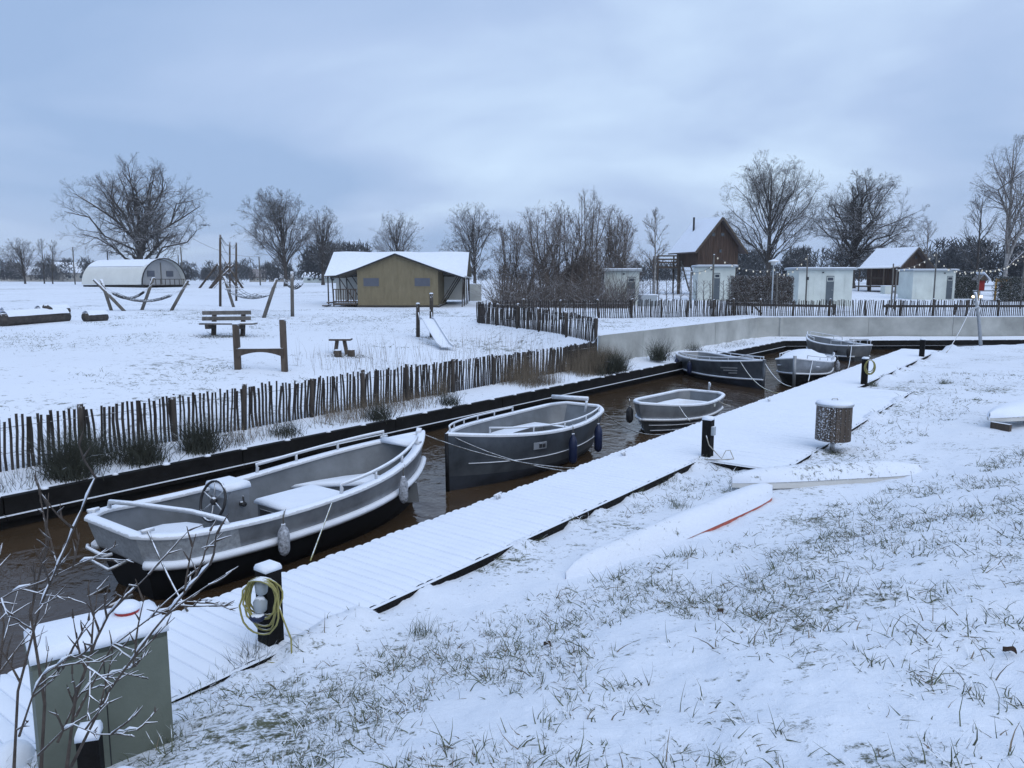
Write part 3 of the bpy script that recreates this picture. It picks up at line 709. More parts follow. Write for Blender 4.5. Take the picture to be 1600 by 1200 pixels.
rail(b6, H6, .6, .97, 1, .2, True, 2); rail(b6, H6, .6, .97, -1, .2, True, 2); rail(b6, H6, .0, .3, -1, .22, True, 1); rail(b6, H6, .0, .3, 1, .22, True, 1)
MB().cap([H6.pt(.2, .7, 1, .1), H6.pt(.5, .7, 1, .1), H6.pt(.5, .7, -1, .1), H6.pt(.2, .7, -1, .1)], .45, .05, 0, .1).build('bench', 'snow', b6, True)
MB().box(H6.pt(.22, .72, 1, -.02), (.16, .02, .11), 0).build('plate', 'plastic_black', b6)
MB().tube([V(.3, -.5, .98), V(.35, .5, 1.0)], .04, 7).tube([V(.32, .3, .6), V(.33, .3, 1.0)], .03, 6).build('tow_bar', 'rail_snow', b6, True)

# fenders
def hang(px, py, Y, label, m='fender', L=.5, rad=.085): fender(atd(px, py, Y), label, m, L, rad)
def on_side(b, hull, rz, loc, t, sd, label, m, L=.5, rad=.085, dz=-.06): fender(wpt(loc, rz, hull.pt(t, .99, sd, -rad-.02, dz)), label, m, L, rad)
on_side(b1, H1, A1, L1, .31, -1, 'snow covered fender near the wheel of the nearest boat', 'fender', .42, .075)
on_side(b1, H1, A1, L1, .72, -1, 'snow covered fender near the bow of the nearest boat', 'fender', .42, .07)
on_side(b2, H2, A2, L2, .47, 1, 'blue fender amidships on the dark aluminium second boat', 'fender_blue', .62, .085)
on_side(b2, H2, A2, L2, .24, 1, 'blue fender near the stern of the dark aluminium second boat', 'fender_blue', .62, .085)
on_side(b3, H3, A3, L3, .93, -1, 'black fender at the bow of the small grey boat', 'plastic_black', .42, .09)
on_side(b4, H4, A4, st4, .2, -1, 'dark fender nearer the stern of the boat with the stripe emblem', 'fender_blue', .5, .09)
on_side(b4, H4, A4, st4, .42, -1, 'dark fender amidships on the boat with the stripe emblem', 'fender_blue', .5, .09)
on_side(b5, H5, A5, st5, .12, 1, 'dark fender at the stern of the covered boat', 'fender', .45, .08)
on_side(b6, H6, A6, r6, .05, 1, 'dark fender on the pale boat farthest along the canal', 'plastic_black', .42, .08)
# mooring ropes
cl1 = wpt(L1, A1, H1.pt(.015, 1, -1, .03, .08)); rope(sag(cl1, sq(3.9, Q_DOCK+.1, .45), .05), 'dark rope from the stern of the nearest boat to the jetty')
cb1 = wpt(L1, A1, V(5.2, 0, 1.15)); rope(sag(cb1, sq(11.15, Q_DOCK+.08, .46), .12), 'dark rope from the bow post of the nearest boat to the jetty')
rope(sag(wpt(L1, A1, H1.pt(.455, 1, -1, -.06)), at(485, 876, .46), .0), 'thin yellow line down the side of the nearest boat', 'hose', .009)
st2 = wpt(L2, A2, V(4.9, 0, 1.0)); rope(sag(st2, sq(10.9, Q_DOCK+.08, .46), .1), 'dark rope from the stem of the second boat to the jetty')
rope(sag(wpt(L2, A2, H2.pt(.05, 1, 1, .05)), sq(15.6, Q_DOCK+.06, .44), .3), 'slack dark rope from the stern of the second boat')
rope(sag(wpt(L3, A3, H3.pt(.78, 1, 1, -.03)), wpt(L3, A3, H3.pt(.78, 1, 1, -.45))*V(1, 1, 0)+V(0, 0, .4), .02), 'pale line hanging at the bow of the small grey boat', 'rope_pale', .012)
rope(sag(wpt(L3, A3, H3.pt(.3, 1, 1, -.03)), wpt(L3, A3, H3.pt(.28, 1, 1, -.3))*V(1, 1, 0)+V(0, 0, .45), .02), 'pale line hanging at the stern of the small grey boat', 'rope_pale', .012)
rope(sag(wpt(st4, A4, V(5.7, .1, 1.0)), at(1236, 604, .5), .2), 'pale rope from the emblem boat bow to the jetty', 'rope_pale', .014)
rope(sag(wpt(st4, A4, H4.pt(.86, 1, -1, 0)), at(1216, 614, .46), .25), 'yellowish slack rope from the side of the emblem boat', 'hose', .014)
rope(sag(wpt(st5, A5, V(3.9, .5, .95)), at(1263, 596, .46), .02), 'pale line from the covered boat straight down to the jetty', 'rope_pale', .014)
rope(sag(wpt(r6, A6, V(.2, .5, .75)), at(1325, 575, .46), .25), 'slack pale rope from the far pale boat to the jetty', 'rope_pale', .016)
for i, (px, py, lab) in enumerate(((779, 779, 'snowy mooring cleat on the jetty by the bow of the second boat'), (975, 712, 'snowy mooring cleat on the jetty edge by the stern of the second boat'), (1202, 627, 'snowy mooring cleat on the jetty by the emblem boat'))):
    c = at(px, py, .46); e = MB(); e.tube([V(-.1, 0, .06), V(.1, .03, .06)], .022, 7).tube([V(-.03, 0, 0), V(-.03, 0, .06)], .02, 6).tube([V(.03, 0, 0), V(.03, 0, .06)], .02, 6)
    tag(e.build('mooring_cleat', 'rail_snow', None, True, c, ANG), lab, 'cleat', 'cleats on the jetty')
# ------------------------------------------------------------------ near bank: posts, bin, canoes, cabinet
def post_cap(p, r, parent, h=.05): MB().lathe([(r*1.02, 0), (r*1.08, h*.35), (r*.8, h*.8), (r*.2, h)], p, 10).build('snow_cap', 'snow', parent, True)
def service_post(px, py, h, label, h_fn=bank_h, base=None, w=.17):
    b0 = at(px, py, .45) if base is None else base
    r = empty('mooring_post', b0, ANG, label, 'post', 'service posts along the jetty')
    MB().box((0, 0, h/2-.1), (w, w, h+.2)).build('shaft', 'black_wood', r)
    MB().cap([(-w/2, -w/2), (w/2, -w/2), (w/2, w/2), (-w/2, w/2)], h, .06, .06, .3).build('snow_cap', 'snow', r, True)
    return r
p1 = service_post(420, 1003, .74, 'black service post with coiled yellow hose nearest the camera', base=at(424, 1010, .40), w=.165)
for k, (x, z, sx) in enumerate(((-.11, .62, .085), (-.13, .46, .09))):
    MB().lathe([(.03, -.07), (sx*.62, -.05), (sx*.7, .03), (sx*.4, .07), (.02, .08)], (x, -.05, z), 10).build('socket_housing', ['trim_grey', 'trim_grey'][k], p1, True)
MB().lathe([(.05, -.03), (.075, 0), (.05, .03)], (-.17, -.06, .36), 10).build('socket_lid', 'fender_blue', p1, True)
hs = []; rr = random.Random(4)
for k in range(8):
    rx, rz_ = rr.uniform(.13, .19), rr.uniform(.17, .30); cz = .72-rz_; hs.append([V(.02+rx*cos(a)+rr.uniform(-.01, .01), -.12-.012*k+.02*sin(3*a), cz+rz_*sin(a)) for a in np.linspace(0, 2*pi, 22, endpoint=False)])
hose = empty('hose', V(*p1.location), -.2, 'yellow hose coiled over the nearest black service post', 'hose')
for l in hs: MB().tube(l, .0085, 6, closed=True).build('coil', 'hose', hose, True)
MB().tube([V(.16, -.16, .55), V(.24, -.2, .38), V(.33, -.24, .22), V(.34, -.26, .08), V(.25, -.3, .01), V(.1, -.3, .02), V(0, -.2, .02)], .0085, 6).build('hose_end', 'hose', hose, True)
p2 = service_post(1105, 713, .70, 'black service post with pale cable on the middle of the jetty', w=.17)
MB().box((-.02, -.11, .5), (.1, .06, .16)).build('socket_housing', 'trim_grey', p2)
cb = [V(-.05, -.12, .42), V(.0, -.16, .25), V(.12, -.2, .12), V(.22, -.25, .02), V(.3, -.2, .16), V(.38, -.2, .17), V(.44, -.25, .02), V(.2, -.32, .015), V(-.1, -.3, .015), V(-.05, -.15, .015)]
tag(MB().tube(cb, .010, 6).build('cable', 'rope_pale', None, True, V(*p2.location), -.1), 'pale looped cable at the foot of the middle jetty post', 'cable')
p3 = service_post(1350, 600, .80, 'service post with coiled yellow hose farther along the jetty', w=.17)
h3 = empty('hose', V(*p3.location), -.2, 'yellow hose coil hanging on the farther jetty post', 'hose')
for k in range(5):
    rx, rz_ = rr.uniform(.12, .17), rr.uniform(.18, .26); MB().tube([V(.1+rx*cos(a), -.14-.015*k, .78-rz_+rz_*sin(a)) for a in np.linspace(0, 2*pi, 16, endpoint=False)], .014, 5, closed=True).build('coil', 'hose', h3, True)
p4 = service_post(1440, 557, .72, 'plain service post near the far end of the jetty', w=.19)
lp = V(23.5, 38.4, .45); lpo = empty('leaning_post', lp, 0, 'frosted leaning pole with a slack rope at the far end of the bank', 'post')
tp = atd(1524, 458, lp[1]-.1)-lp
MB().tube([V(0, 0, -.3), tp*.5+V(.02, 0, 0), tp], [.085, .08, .07], 10).build('shaft', 'alu_frost', lpo, True); post_cap(tp, .07, lpo, .06)
MB().bar(tp*.72+V(-.45, -.1, -.1), tp*.74+V(.05, -.1, 0), .07, .07).build('peg', 'alu_frost', lpo)
rope(sag(lp+tp*.7+V(-.4, -.1, 0), at(1479, 551, .5), .15), 'pale rope hanging from the leaning pole to the bank', 'rope_pale', .02)

# litter bin of wooden slats
bc = gp(1300, 704, bank_h); bn = empty('litter_bin', bc, 0, 'round wooden slatted litter bin on a short steel leg', 'bin')
bz0, bz1 = .22, .92; n = 22; rb = .315
MB().tube([V(0, 0, -.1), V(0, 0, .26)], .045, 9).build('leg', 'steel', bn, True)
for k in range(n):
    a = 2*pi*k/n; m = MB(); m.box((rb*cos(a), rb*sin(a), (bz0+bz1)/2), (.022, .083, bz1-bz0), a); m.build('slat', 'slat_frost', bn)
MB().lathe([(rb-.02, bz0+.01), (rb-.02, bz1-.02)], (0, 0, 0), 24).build('liner', 'plastic_black', bn)
MB().lathe([(rb+.035, bz1-.02), (rb+.04, bz1+.01), (rb*.95, bz1+.03)], (0, 0, 0), 28).build('lid', 'steel', bn, True)
MB().lathe([(rb+.03, 0), (rb+.02, .03), (rb*.8, .055), (rb*.3, .065)], (0, 0, bz1+.015), 24).build('snow_cap', 'snow', bn, True)
MB().tube([V(-.06, 0, bz1+.06), V(-.05, 0, bz1+.11), V(.05, 0, bz1+.11), V(.06, 0, bz1+.06)], .012, 6).build('lid_handle', 'steel', bn, True)
# overturned canoes / boards under snow
def canoe(a, b_, w, h, label, m='board_white', lift=.02, edge=.25, name='canoe', blunt=3.2, cover='snow'):
    a = np.asarray(a, float); b_ = np.asarray(b_, float); d = b_-a; L = np.hypot(d[0], d[1]); rz = math.atan2(d[1], d[0]); tilt = (b_[2]-a[2])/L
    r = empty(name, a, rz, label, 'canoe', 'overturned craft lying on the bank'); rows = []; srows = []; lo = []
    for t in np.linspace(0, 1, 30):
        k = (1-abs(2*t-1)**blunt)**.75 if 0 < t < 1 else .02
        wy = w/2*max(k, .03); hz = h*(.45+.55*max(k, .05)); base = lift+tilt*L*t; A = []; Bt = []
        for an in np.linspace(0, pi, 13): A.append((t*L, wy*cos(an), base+hz*sin(an)**.8))
        for an in np.linspace(edge, pi-edge, 13):
            nz = (vnoise(t*7+a[0], an*2)-.5)*.035; Bt.append((t*L, wy*1.05*cos(an), base+hz*sin(an)**.8+.015+.05*sin(an)+nz*sin(an)))
        rows.append(A); srows.append(Bt)
    MB().grid(rows).build('shell', m, r, True); MB().grid(srows).build('snow_cover', cover, r, True)
    return r
ka = gp(884, 905, bank_h); kb = gp(1206, 778, bank_h)
canoe(ka-V(0, 0, .12), kb+V(0, 0, .0), .35, .25, 'long orange kayak buried under snow in the middle of the bank', 'orange', edge=.08, name='kayak', blunt=7., cover='bank_snow')
ca = gp(1143, 768, bank_h); cb_ = gp(1440, 735, bank_h)
canoe(ca+V(0, 0, .05), cb_+V(0, 0, -.14), .52, .25, 'snow covered pale canoe behind the kayak tip', 'board_white', cover='bank_snow')
da = gp(1552, 668, bank_h); canoe(da+V(-.1, 0, .12), da+V(3.6, 1.9, .2), .95, .26, 'snow covered upturned canoe at the right edge of the picture', 'board_white')
MB_b = MB().box((0, 0, .05), (.09, .4, .2)).build('trestle', 'brown_wood', None, False, gp(1563, 674, bank_h)+V(.1, .15, 0), .5); tag(MB_b, 'small wooden block under the canoe at the right edge', 'block')

# electrical cabinet with snow
cq = gp(272, 1158, bank_h); cl = gp(160, 1215, bank_h)
ct = empty('utility_cabinet', cq, 0, 'grey green metal utility cabinet with snow on top beside the jetty', 'cabinet')
top = .80
fa = V(.0, 0, 0); fb = V(-.62, -.47, 0); dp = V(-.26, .36, 0)     # front edge and depth
pol = [fa, fb, fb+dp*1.05, fa+dp]
MB().prism([p+V(0, 0, -.25) for p in pol], V(0, 0, top+.25)).build('body', 'cabinet', ct)
MB().prism([p*1.02+V(0, 0, top-.035) for p in pol], V(0, 0, .035)).build('lid', 'cabinet', ct)
fd = nrm(fb-fa); fn = nrm(np.cross(fd, (0, 0, 1)))
MB().bar((fa+fb)/2+fn*.002+V(0, 0, -.1), (fa+fb)/2+fn*.002+V(0, 0, top-.06), .008, .008).build('door_seam', 'plastic_black', ct)
MB().lathe([(.018, -.01), (.02, .01), (.008, .015)], (fa*.47+fb*.53)+fn*.004+V(0, 0, top*.55), 8).build('lock', 'steel', ct)
sub = []
for i in range(4):
    for t in np.linspace(0, 1, 5)[:-1]: sub.append(pol[i]*(1-t)+pol[(i+1) % 4]*t)
MB().cap(sub, top, .085, .03, .2).build('snow_cap', 'snow', ct, True)
cc = fa*.75+fb*.25+dp*.62
MB().lathe([(.07, 0), (.08, .02), (.075, .035)], cc+V(0, 0, top+.075), 16).build('red_cap', 'red', ct, True); MB().lathe([(.085, 0), (.09, .02), (.06, .045), (.01, .055)], cc+V(0, 0, top+.108), 14).build('cap_snow', 'snow', ct, True)
dpt = gp(146, 1235, bank_h); dp_ = empty('stub_post', dpt, .3, 'dark stub post with snow in front of the utility cabinet', 'post')
MB().box((0, 0, .13), (.12, .12, .46)).build('shaft', 'black_wood', dp_); MB().cap([(-.06, -.06), (.06, -.06), (.06, .06), (-.06, .06)], .36, .07, .08, .3).build('snow_cap', 'snow', dp_, True)

# ------------------------------------------------------------------ meadow furniture
b0 = gp(352, 524); bk = empty('park_bench', b0, R(-6), 'weathered timber bench with two back planks on the snowy meadow', 'bench')
for x in (-.55, .62):
    MB().prism([V(x-.06, .05, -.1), V(x-.06, .2, -.1), V(x-.06, .36, .92), V(x-.06, .26, .92)], V(.14, 0, 0)).build('leg', 'post_wood', bk)
    MB().prism([V(x-.07, -.34, .26), V(x-.07, .22, .26), V(x-.07, .24, .42), V(x-.07, -.36, .42)], V(.15, 0, 0)).build('bracket', 'post_wood', bk)
for z in (.62, .84): MB().bar(V(-1.0, .2+(z-.6)*.2, z), V(.95, .2+(z-.6)*.2, z+.03), .06, .15).build('back_plank', 'grey_wood', bk)
for y in (-.24, .02): MB().bar(V(-.85, y, .45), V(1.25, y, .46), .24, .06).build('seat_plank', 'grey_wood', bk)
MB().cap([(-.83, -.35), (1.23, -.35), (1.23, .12), (-.83, .12)], .485, .03, 0, .05).build('seat_snow', 'snow', bk, True)
g0 = gp(372, 577); g1 = gp(445, 581); gf = empty('timber_gate', g0, math.atan2(g1[1]-g0[1], g1[0]-g0[0]), 'low brown timber frame of two posts and a curved rail on the meadow', 'gate'); gl = np.hypot(*(g1-g0)[:2])
for x, h in ((0, 1.3), (gl, 1.42)):
    m = MB().prism([V(x-.085, -.085, -.2), V(x+.085, -.085, -.2), V(x+.075, -.085, h-.04), V(x+.02, -.085, h+.02), V(x-.085, -.085, h)], V(0, .17, 0)); po = m.build('post', 'brown_wood', gf)
    MB().cap([(x-.085, -.085), (x+.08, -.085), (x+.08, .085), (x-.085, .085)], h-.0, .05, .03, .3).build('snow_cap', 'snow', po, True)
up = [V(t*gl, -.13, .60+.0*t) for t in np.linspace(0, 1, 13)]; dn = [V(t*gl, -.13, .34+.16*sin(pi*t)**.8) for t in np.linspace(1, 0, 13)]
MB().prism(up+dn, V(0, .09, 0)).build('curved_rail', 'brown_wood', gf); MB().cap([(.06, -.14), (gl-.06, -.14), (gl-.06, -.03), (.06, -.03)], .60, .035, 0, .1).build('rail_snow', 'snow', gf, True)
# child's picnic table with two seat stumps
t0 = gp(533, 552); tb = empty('picnic_table', t0, 0, 'small child sized wooden table on the meadow', 'table')
MB().box((0, 0, .47), (.72, .42, .06)).build('table_top', 'brown_wood', tb); MB().cap([(-.36, -.21), (.36, -.21), (.36, .21), (-.36, .21)], .5, .03, 0, .1).build('snow_layer', 'snow', tb, True)
for sx in (-1, 1): MB().bar(V(sx*.2, 0, -.05), V(sx*.12, 0, .45), .1, .16).build('leg', 'brown_wood', tb)
for px, py, lab in ((528, 557, 'small round stump seat on the left of the child sized table'), (549, 556, 'small square stump seat on the right of the child sized table')):
    q = gp(px, py); st = empty('stump_seat', q, 0, lab, 'stump', 'stump seats by the small table'); MB().lathe([(.13, -.1), (.12, .2), (.11, .21)], (0, 0, 0), 10).build('trunk', 'brown_wood', st, True); post_cap(V(0, 0, .2), .115, st, .04)
# slide between two posts
s0_ = gp(653, 527); sl_ = empty('slide', s0_, 0, 'steel playground slide with two dark timber posts', 'slide')
for x, y, h in ((.0, 0, 1.38), (.53, .25, 1.78)):
    po = MB().tube([V(x, y, -.2), V(x+.02, y, h)], [.085, .075], 9).build('post', 'post_wood', sl_, True); post_cap(V(x+.02, y, h-.01), .075, po, .05)
MB().bar(V(.0, .02, 1.08), V(.55, .25, 1.1), .1, .07).build('top_rail', 'rail_snow', sl_)
ch = [V(.12, -.25, .78), V(.28, -.6, .74), V(.72, -1.9, .30), V(1.05, -2.8, -.04), V(1.25, -3.4, -.12)]
side = nrm(V(.55, .22, 0)); A = []
for k in (0, .5): A.append([p+side*k for p in ch])
MB().grid(A[::-1]).build('chute', 'steel', sl_, True)
for k in (0, .5): MB().tube([p+side*k+V(0, 0, .05) for p in ch], .035, 7).build('chute_rail', 'rail_snow', sl_, True)
MB().tube([V(.12, -.25, .72), V(.05, -.1, 1.02)], .02, 6).build('grab_rail', 'rail_snow', sl_, True); MB().tube([V(.6, -.05, .75), V(.56, .15, 1.02)], .02, 6).build('grab_rail', 'rail_snow', sl_, True)
# hammocks slung between leaning posts
def leaning(px0, py0, px1, py1, label, r=.095, m='grey_wood'):
    a = gp(px0, py0); t = atd(px1, py1, a[1]+.25)-a; o = empty('hammock_post', a, 0, label, 'post', 'leaning hammock posts')
    MB().tube([t*-.1, t*.5, t], [r, r*.95, r*.88], 9).build('shaft', m, o, True); post_cap(t-V(0, 0, .01), r*.85, o, .04); return a+t
ph = [leaning(194, 486, 147, 437, 'outer left post leaning left at the left hammocks'), leaning(174, 485, 158, 437, 'second post leaning left behind the left hammocks'), leaning(222, 484, 240, 434, 'post leaning right behind the left hammocks'), leaning(268, 485, 294, 438, 'rightmost post leaning right at the left hammocks'),
      leaning(365, 480, 350, 432, 'pale post leaning left at the middle hammock'), leaning(412, 497, 432, 436, 'brown post leaning right at the middle hammock'), leaning(457, 495, 456, 425, 'upright post beside the small right hammock')]
def hammock(a, b_, drop, w, label):
    a = np.asarray(a, float); b_ = np.asarray(b_, float); d = nrm(b_-a); sd = nrm(np.cross(d, (0, 0, 1))); r = empty('hammock', a, 0, label, 'hammock', 'net hammocks on the meadow')
    P = sag(a, b_, drop, 11)-a; k0, k1 = 2, 8; m = MB()
    def cross(i, v): return P[i]+sd*v*w+V(0, 0, .25*abs(v*2)**2*.5)
    for i in range(k0, k1+1): m.tube([cross(i, v) for v in np.linspace(-.5, .5, 5)], .012, 4)
    for v in np.linspace(-.5, .5, 7): m.tube([cross(i, v) for i in range(k0, k1+1)], .014, 4)
    for v in (-.25, .25):
        for u in (-.125, .125): m.tube([cross(i, v+u) for i in range(k0, k1+1)], .01, 4)
    m.build('net', 'plastic_black', r)
    e = MB()
    for i, P0 in ((k0, P[0]), (k1, P[-1])):
        for v in (-.5, 0, .5): e.tube([cross(i, v), P0], .008, 4)
        e.tube([cross(i, -.5), cross(i, .5)], .03, 6)
    e.build('spreader', 'rail_snow', r)
hammock(ph[0]-V(0, 0, .2), ph[3]-V(0, 0, .35), 1.0, .9, 'dark net hammock in front between the left leaning posts'); hammock(ph[1]-V(0, 0, .3), ph[2]-V(0, 0, .3), .9, .85, 'dark net hammock at the back between the left leaning posts')
hammock(ph[4]-V(0, 0, .3), ph[5]-V(0, 0, .4), .85, 1.0, 'snowy net hammock between the pale and brown leaning posts'); hammock(ph[6]-V(.6, -.6, .35), ph[6]+V(.55, .4, -.35), .55, .7, 'small dark hammock chair beside the upright post')
# logs
def log(a, b_, r, label, group='logs lying in the snow'):
    a = np.asarray(a, float); b_ = np.asarray(b_, float); o = empty('log', a, 0, label, 'log', group); d = b_-a
    MB().tube([d*t+V(0, 0, r*.75+.03*sin(5*t)) for t in np.linspace(0, 1, 7)], [r*(1-.15*abs(t-.4)) for t in np.linspace(0, 1, 7)], 12).build('trunk', 'bark', o, True)
    n3 = nrm(np.cross(nrm(d), (0, 0, 1))); A = []
    for v in np.linspace(-1, 1, 7): A.append([d*t+n3*v*r*.96+V(0, 0, r*.75+r*math.sqrt(max(0, 1-(v*.93)**2))+.07*(1-v*v)+.015+.02*vnoise(t*9, v*2)) for t in np.linspace(.03, .97, 9)])
    MB().grid(A[::-1]).build('snow_layer', 'snow', o, True); return o
la, lb = gp(2, 509), gp(104, 501); L_ = log(la, lb, .30, 'long snowy tree trunk with a branch stub at the left edge'); d = lb-la
MB().tube([d*.75+V(0, 0, .4), d*.68+V(0, -.05, .72)], [.2, .13], 9).build('stub', 'bark', L_, True)
log(gp(58, 492), gp(106, 489), .22, 'dark log lying behind the long snowy trunk'); log(gp(133, 502), gp(133, 502)+V(.35, 1.1, 0), .22, 'short snow capped log to the right of the long trunk'); log(gp(-30, 497), gp(5, 497), .24, 'log end cut off by the left picture edge')
# ------------------------------------------------------------------ safari tents
ta = gp(622, 480); Yt = ta[1]; sc = Yt/FPX*1.0
tn = empty('safari_tent', ta, 0, 'tan canvas safari tent with two windows and snowy gable roof', 'tent', 'safari tents')
W2, EV, AP, DP = 2.62, 2.42, 3.42, 6.5
MB().prism([V(-W2, 0, .12), V(W2, 0, .12), V(W2, 0, EV), V(-.1, 0, AP-.04), V(-W2, 0, EV)], V(0, .05, 0)).build('front_wall', 'canvas', tn)
MB().bar(V(-W2+.02, -.012, .33), V(W2-.02, -.012, .33), .012, .42).build('skirt', 'canvas', tn)
for sx in (-1, 1):
    MB().box((sx*(W2-.03), DP/2, .12+(EV-.12)/2), (.05, DP-.1, EV-.12)).build('side_wall', 'canvas', tn)
    fw = MB().box((sx*1.66-.05, -.012, 1.62), (1.12, .02, .64)).build('window', 'canvas_dark' if False else 'canvas', tn)
    MB().box((sx*1.66-.05, -.026, 1.62), (1.0, .016, .52)).build('screen', 'mesh_window', fw)
    # roof sheet down past the wall, with a dark edge on the gable
    ex, ez = sx*(W2+1.68), EV-.52; rid = V(-.1, -.25, AP)
    pts = [rid, V(sx*W2, -.25, EV+.02), V(ex, -.25, ez)]
    top = MB(); A = [[p+V(0, y, .04+.05*math.sin(y*2)*.3) for p in pts] for y in np.linspace(0, DP+.4, 8)]; top.grid(A if sx > 0 else [r_[::-1] for r_ in A]); top.build('roof', 'snow', tn, True)
    und = MB(); A = [[p+V(0, y, -.015) for p in pts] for y in np.linspace(0, DP+.4, 4)]; und.grid(A).build('roof_lining', 'canvas_dark', tn)
    for a, b_ in zip(pts[:-1], pts[1:]): MB().bar(a+V(0, -.012, -.01), b_+V(0, -.012, -.01), .05, .10).build('gable_edge', 'plastic_black', tn)
    for y in (.0, 2.2, 4.4, 6.3): MB().bar(V(ex-sx*.12, y, 0), V(ex-sx*.05, y, ez-.03), .07, .07).build('pole', 'post_wood', tn)
    for y in (.1, 2.3, 4.5): MB().bar(V(sx*(W2+.1), y, .2), V(sx*(W2+1.25), y, ez+.1), .05, .05).build('strut', 'post_wood', tn)
MB().box((0, DP/2, .02), (W2*2+.1, DP, .18)).build('floor_frame', 'post_wood', tn)
for x in (-1.75, -.9, 0, .85, 1.7): MB().box((x, -.008, .12+(EV+(AP-EV)*(1-abs(x)/W2)-.2)/2), (.05, .012, EV+(AP-EV)*(1-abs(x)/W2)-.25)).build('seam', 'canvas', tn)
dkx0, dkx1 = -W2-1.6, -W2-.05
MB().box(((dkx0+dkx1)/2, 2.2, .2), (dkx1-dkx0, 4.6, .12)).build('deck', 'brown_wood', tn)
for k in range(10): MB().box((dkx0+.05+k*.16, -.06, .72), (.06, .04, .85)).build('baluster', 'brown_wood', tn)
MB().bar(V(dkx0, -.06, 1.16), V(dkx1, -.06, 1.16), .1, .06).build('handrail', 'brown_wood', tn); MB().bar(V(dkx0, -.06, .36), V(dkx1, -.06, .36), .05, .08).build('bottom_rail', 'brown_wood', tn)
for k in range(2): MB().box((dkx0-.25-.3*k, .5, .3-.2*k+.0), (.32, 1.2, .08)).build('step', 'brown_wood', tn)
tb0 = gxy(-9.2, 57.5); t2 = empty('safari_tent', tb0, 0, 'long white roofed tent directly behind the tan safari tent', 'tent', 'safari tents')
x0, x1 = -3.9, 6.05
MB().prism([V(x0+.6, -2.4, .3), V(x0+.6, 2.4, .3), V(x0+.6, 2.4, 2.3), V(x0+.6, 0, 3.55), V(x0+.6, -2.4, 2.3)], V(x1-x0-1.0, 0, 0)).build('walls', 'canvas_white', t2)
pr = [V(0, -3.3, 2.0), V(0, -2.4, 2.5), V(0, -.2, 3.75), V(0, .2, 3.75), V(0, 2.4, 2.5), V(0, 3.3, 2.0)]
MB().grid([[p+V(x, 0, .03*math.sin(x*1.7)) for p in pr] for x in np.linspace(x0, x1, 12)]).build('roof', 'snow', t2, True)
MB().grid([[p+V(x, 0, -.06) for p in pr] for x in (x0, x1)]).build('roof_lining', 'canvas_dark', t2)
for x in (x0+.2, x1-.2):
    for y in (-3.1, 3.1): MB().bar(V(x, y, 0), V(x, y, 2.05), .08, .08).build('pole', 'post_wood', t2)
MB().bar(V(x1-.3, -2.0, .3), V(x1-.3, -3.1, 2.0), .06, .06).build('strut', 'post_wood', t2)
# ------------------------------------------------------------------ barrel lodge
bc_ = gp(212, 448); rb_ = 4.1; bl = empty('barrel_lodge', bc_, R(-24), 'white arched barrel lodge with snowy roof and grey end wall', 'tent')
def arch(r, x, n=17): return [V(x, -r*1.0*cos(a), r*.93*sin(a)+.3) for a in np.linspace(0, pi, n)]
rb_ = 3.5
MB().grid([arch(rb_, x) for x in np.linspace(-5.8, 5.0, 6)]).build('shell', 'canvas_white', bl, True)
MB().grid([[p*V(1, 1.01, 1)+V(0, 0, .05) for p in arch(rb_, x)[4:13]] for x in np.linspace(-5.75, 4.95, 6)]).build('roof_snow', 'snow', bl, True)
MB().grid([[p+V(.45, 0, .05) for p in arch(rb_+.08, x)] for x in (4.3, 5.0)]).build('hood', 'canvas_white', bl, True)
MB().add(arch(rb_*.98, 4.75), [tuple(range(17))]).build('end_wall', 'canvas_grey', bl); MB().add(arch(rb_*.98, -5.7), [tuple(range(17))[::-1]]).build('end_wall', 'canvas_white', bl)
MB().tube([p+V(.4, 0, .05) for p in arch(rb_+.08, 5.0)], .09, 6).build('arch_rim', 'plastic_black', bl, True)
for y in (-1.6, 1.4): MB().box((4.80, y, 1.7), (.05, 1.1, .75)).build('window', 'mesh_window', bl)
MB().box((4.80, 0, 1.7), (.06, .12, 2.9)).build('door_post', 'pole', bl)
MB().box((-.3, 0, .12), (11.2, 6.4, .22)).build('plinth', 'post_wood', bl); MB().box((5.6, 0, .25), (1.6, 6.4, .12)).build('deck', 'post_wood', bl)
for k in range(9): MB().box((6.3, -3+k*.75, .6), (.06, .06, .8)).build('baluster', 'post_wood', bl)
MB().bar(V(6.3, -3.1, 1.0), V(6.3, 3.1, 1.0), .08, .08).build('handrail', 'post_wood', bl)
MB().tube([V(-4.2, -.6, 3.4), V(-4.2, -.6, 4.5), V(-4.0, -.6, 4.8), V(-3.5, -.6, 4.75), V(-3.3, -.6, 4.4)], .07, 7).build('stove_pipe', 'plastic_black', bl, True)
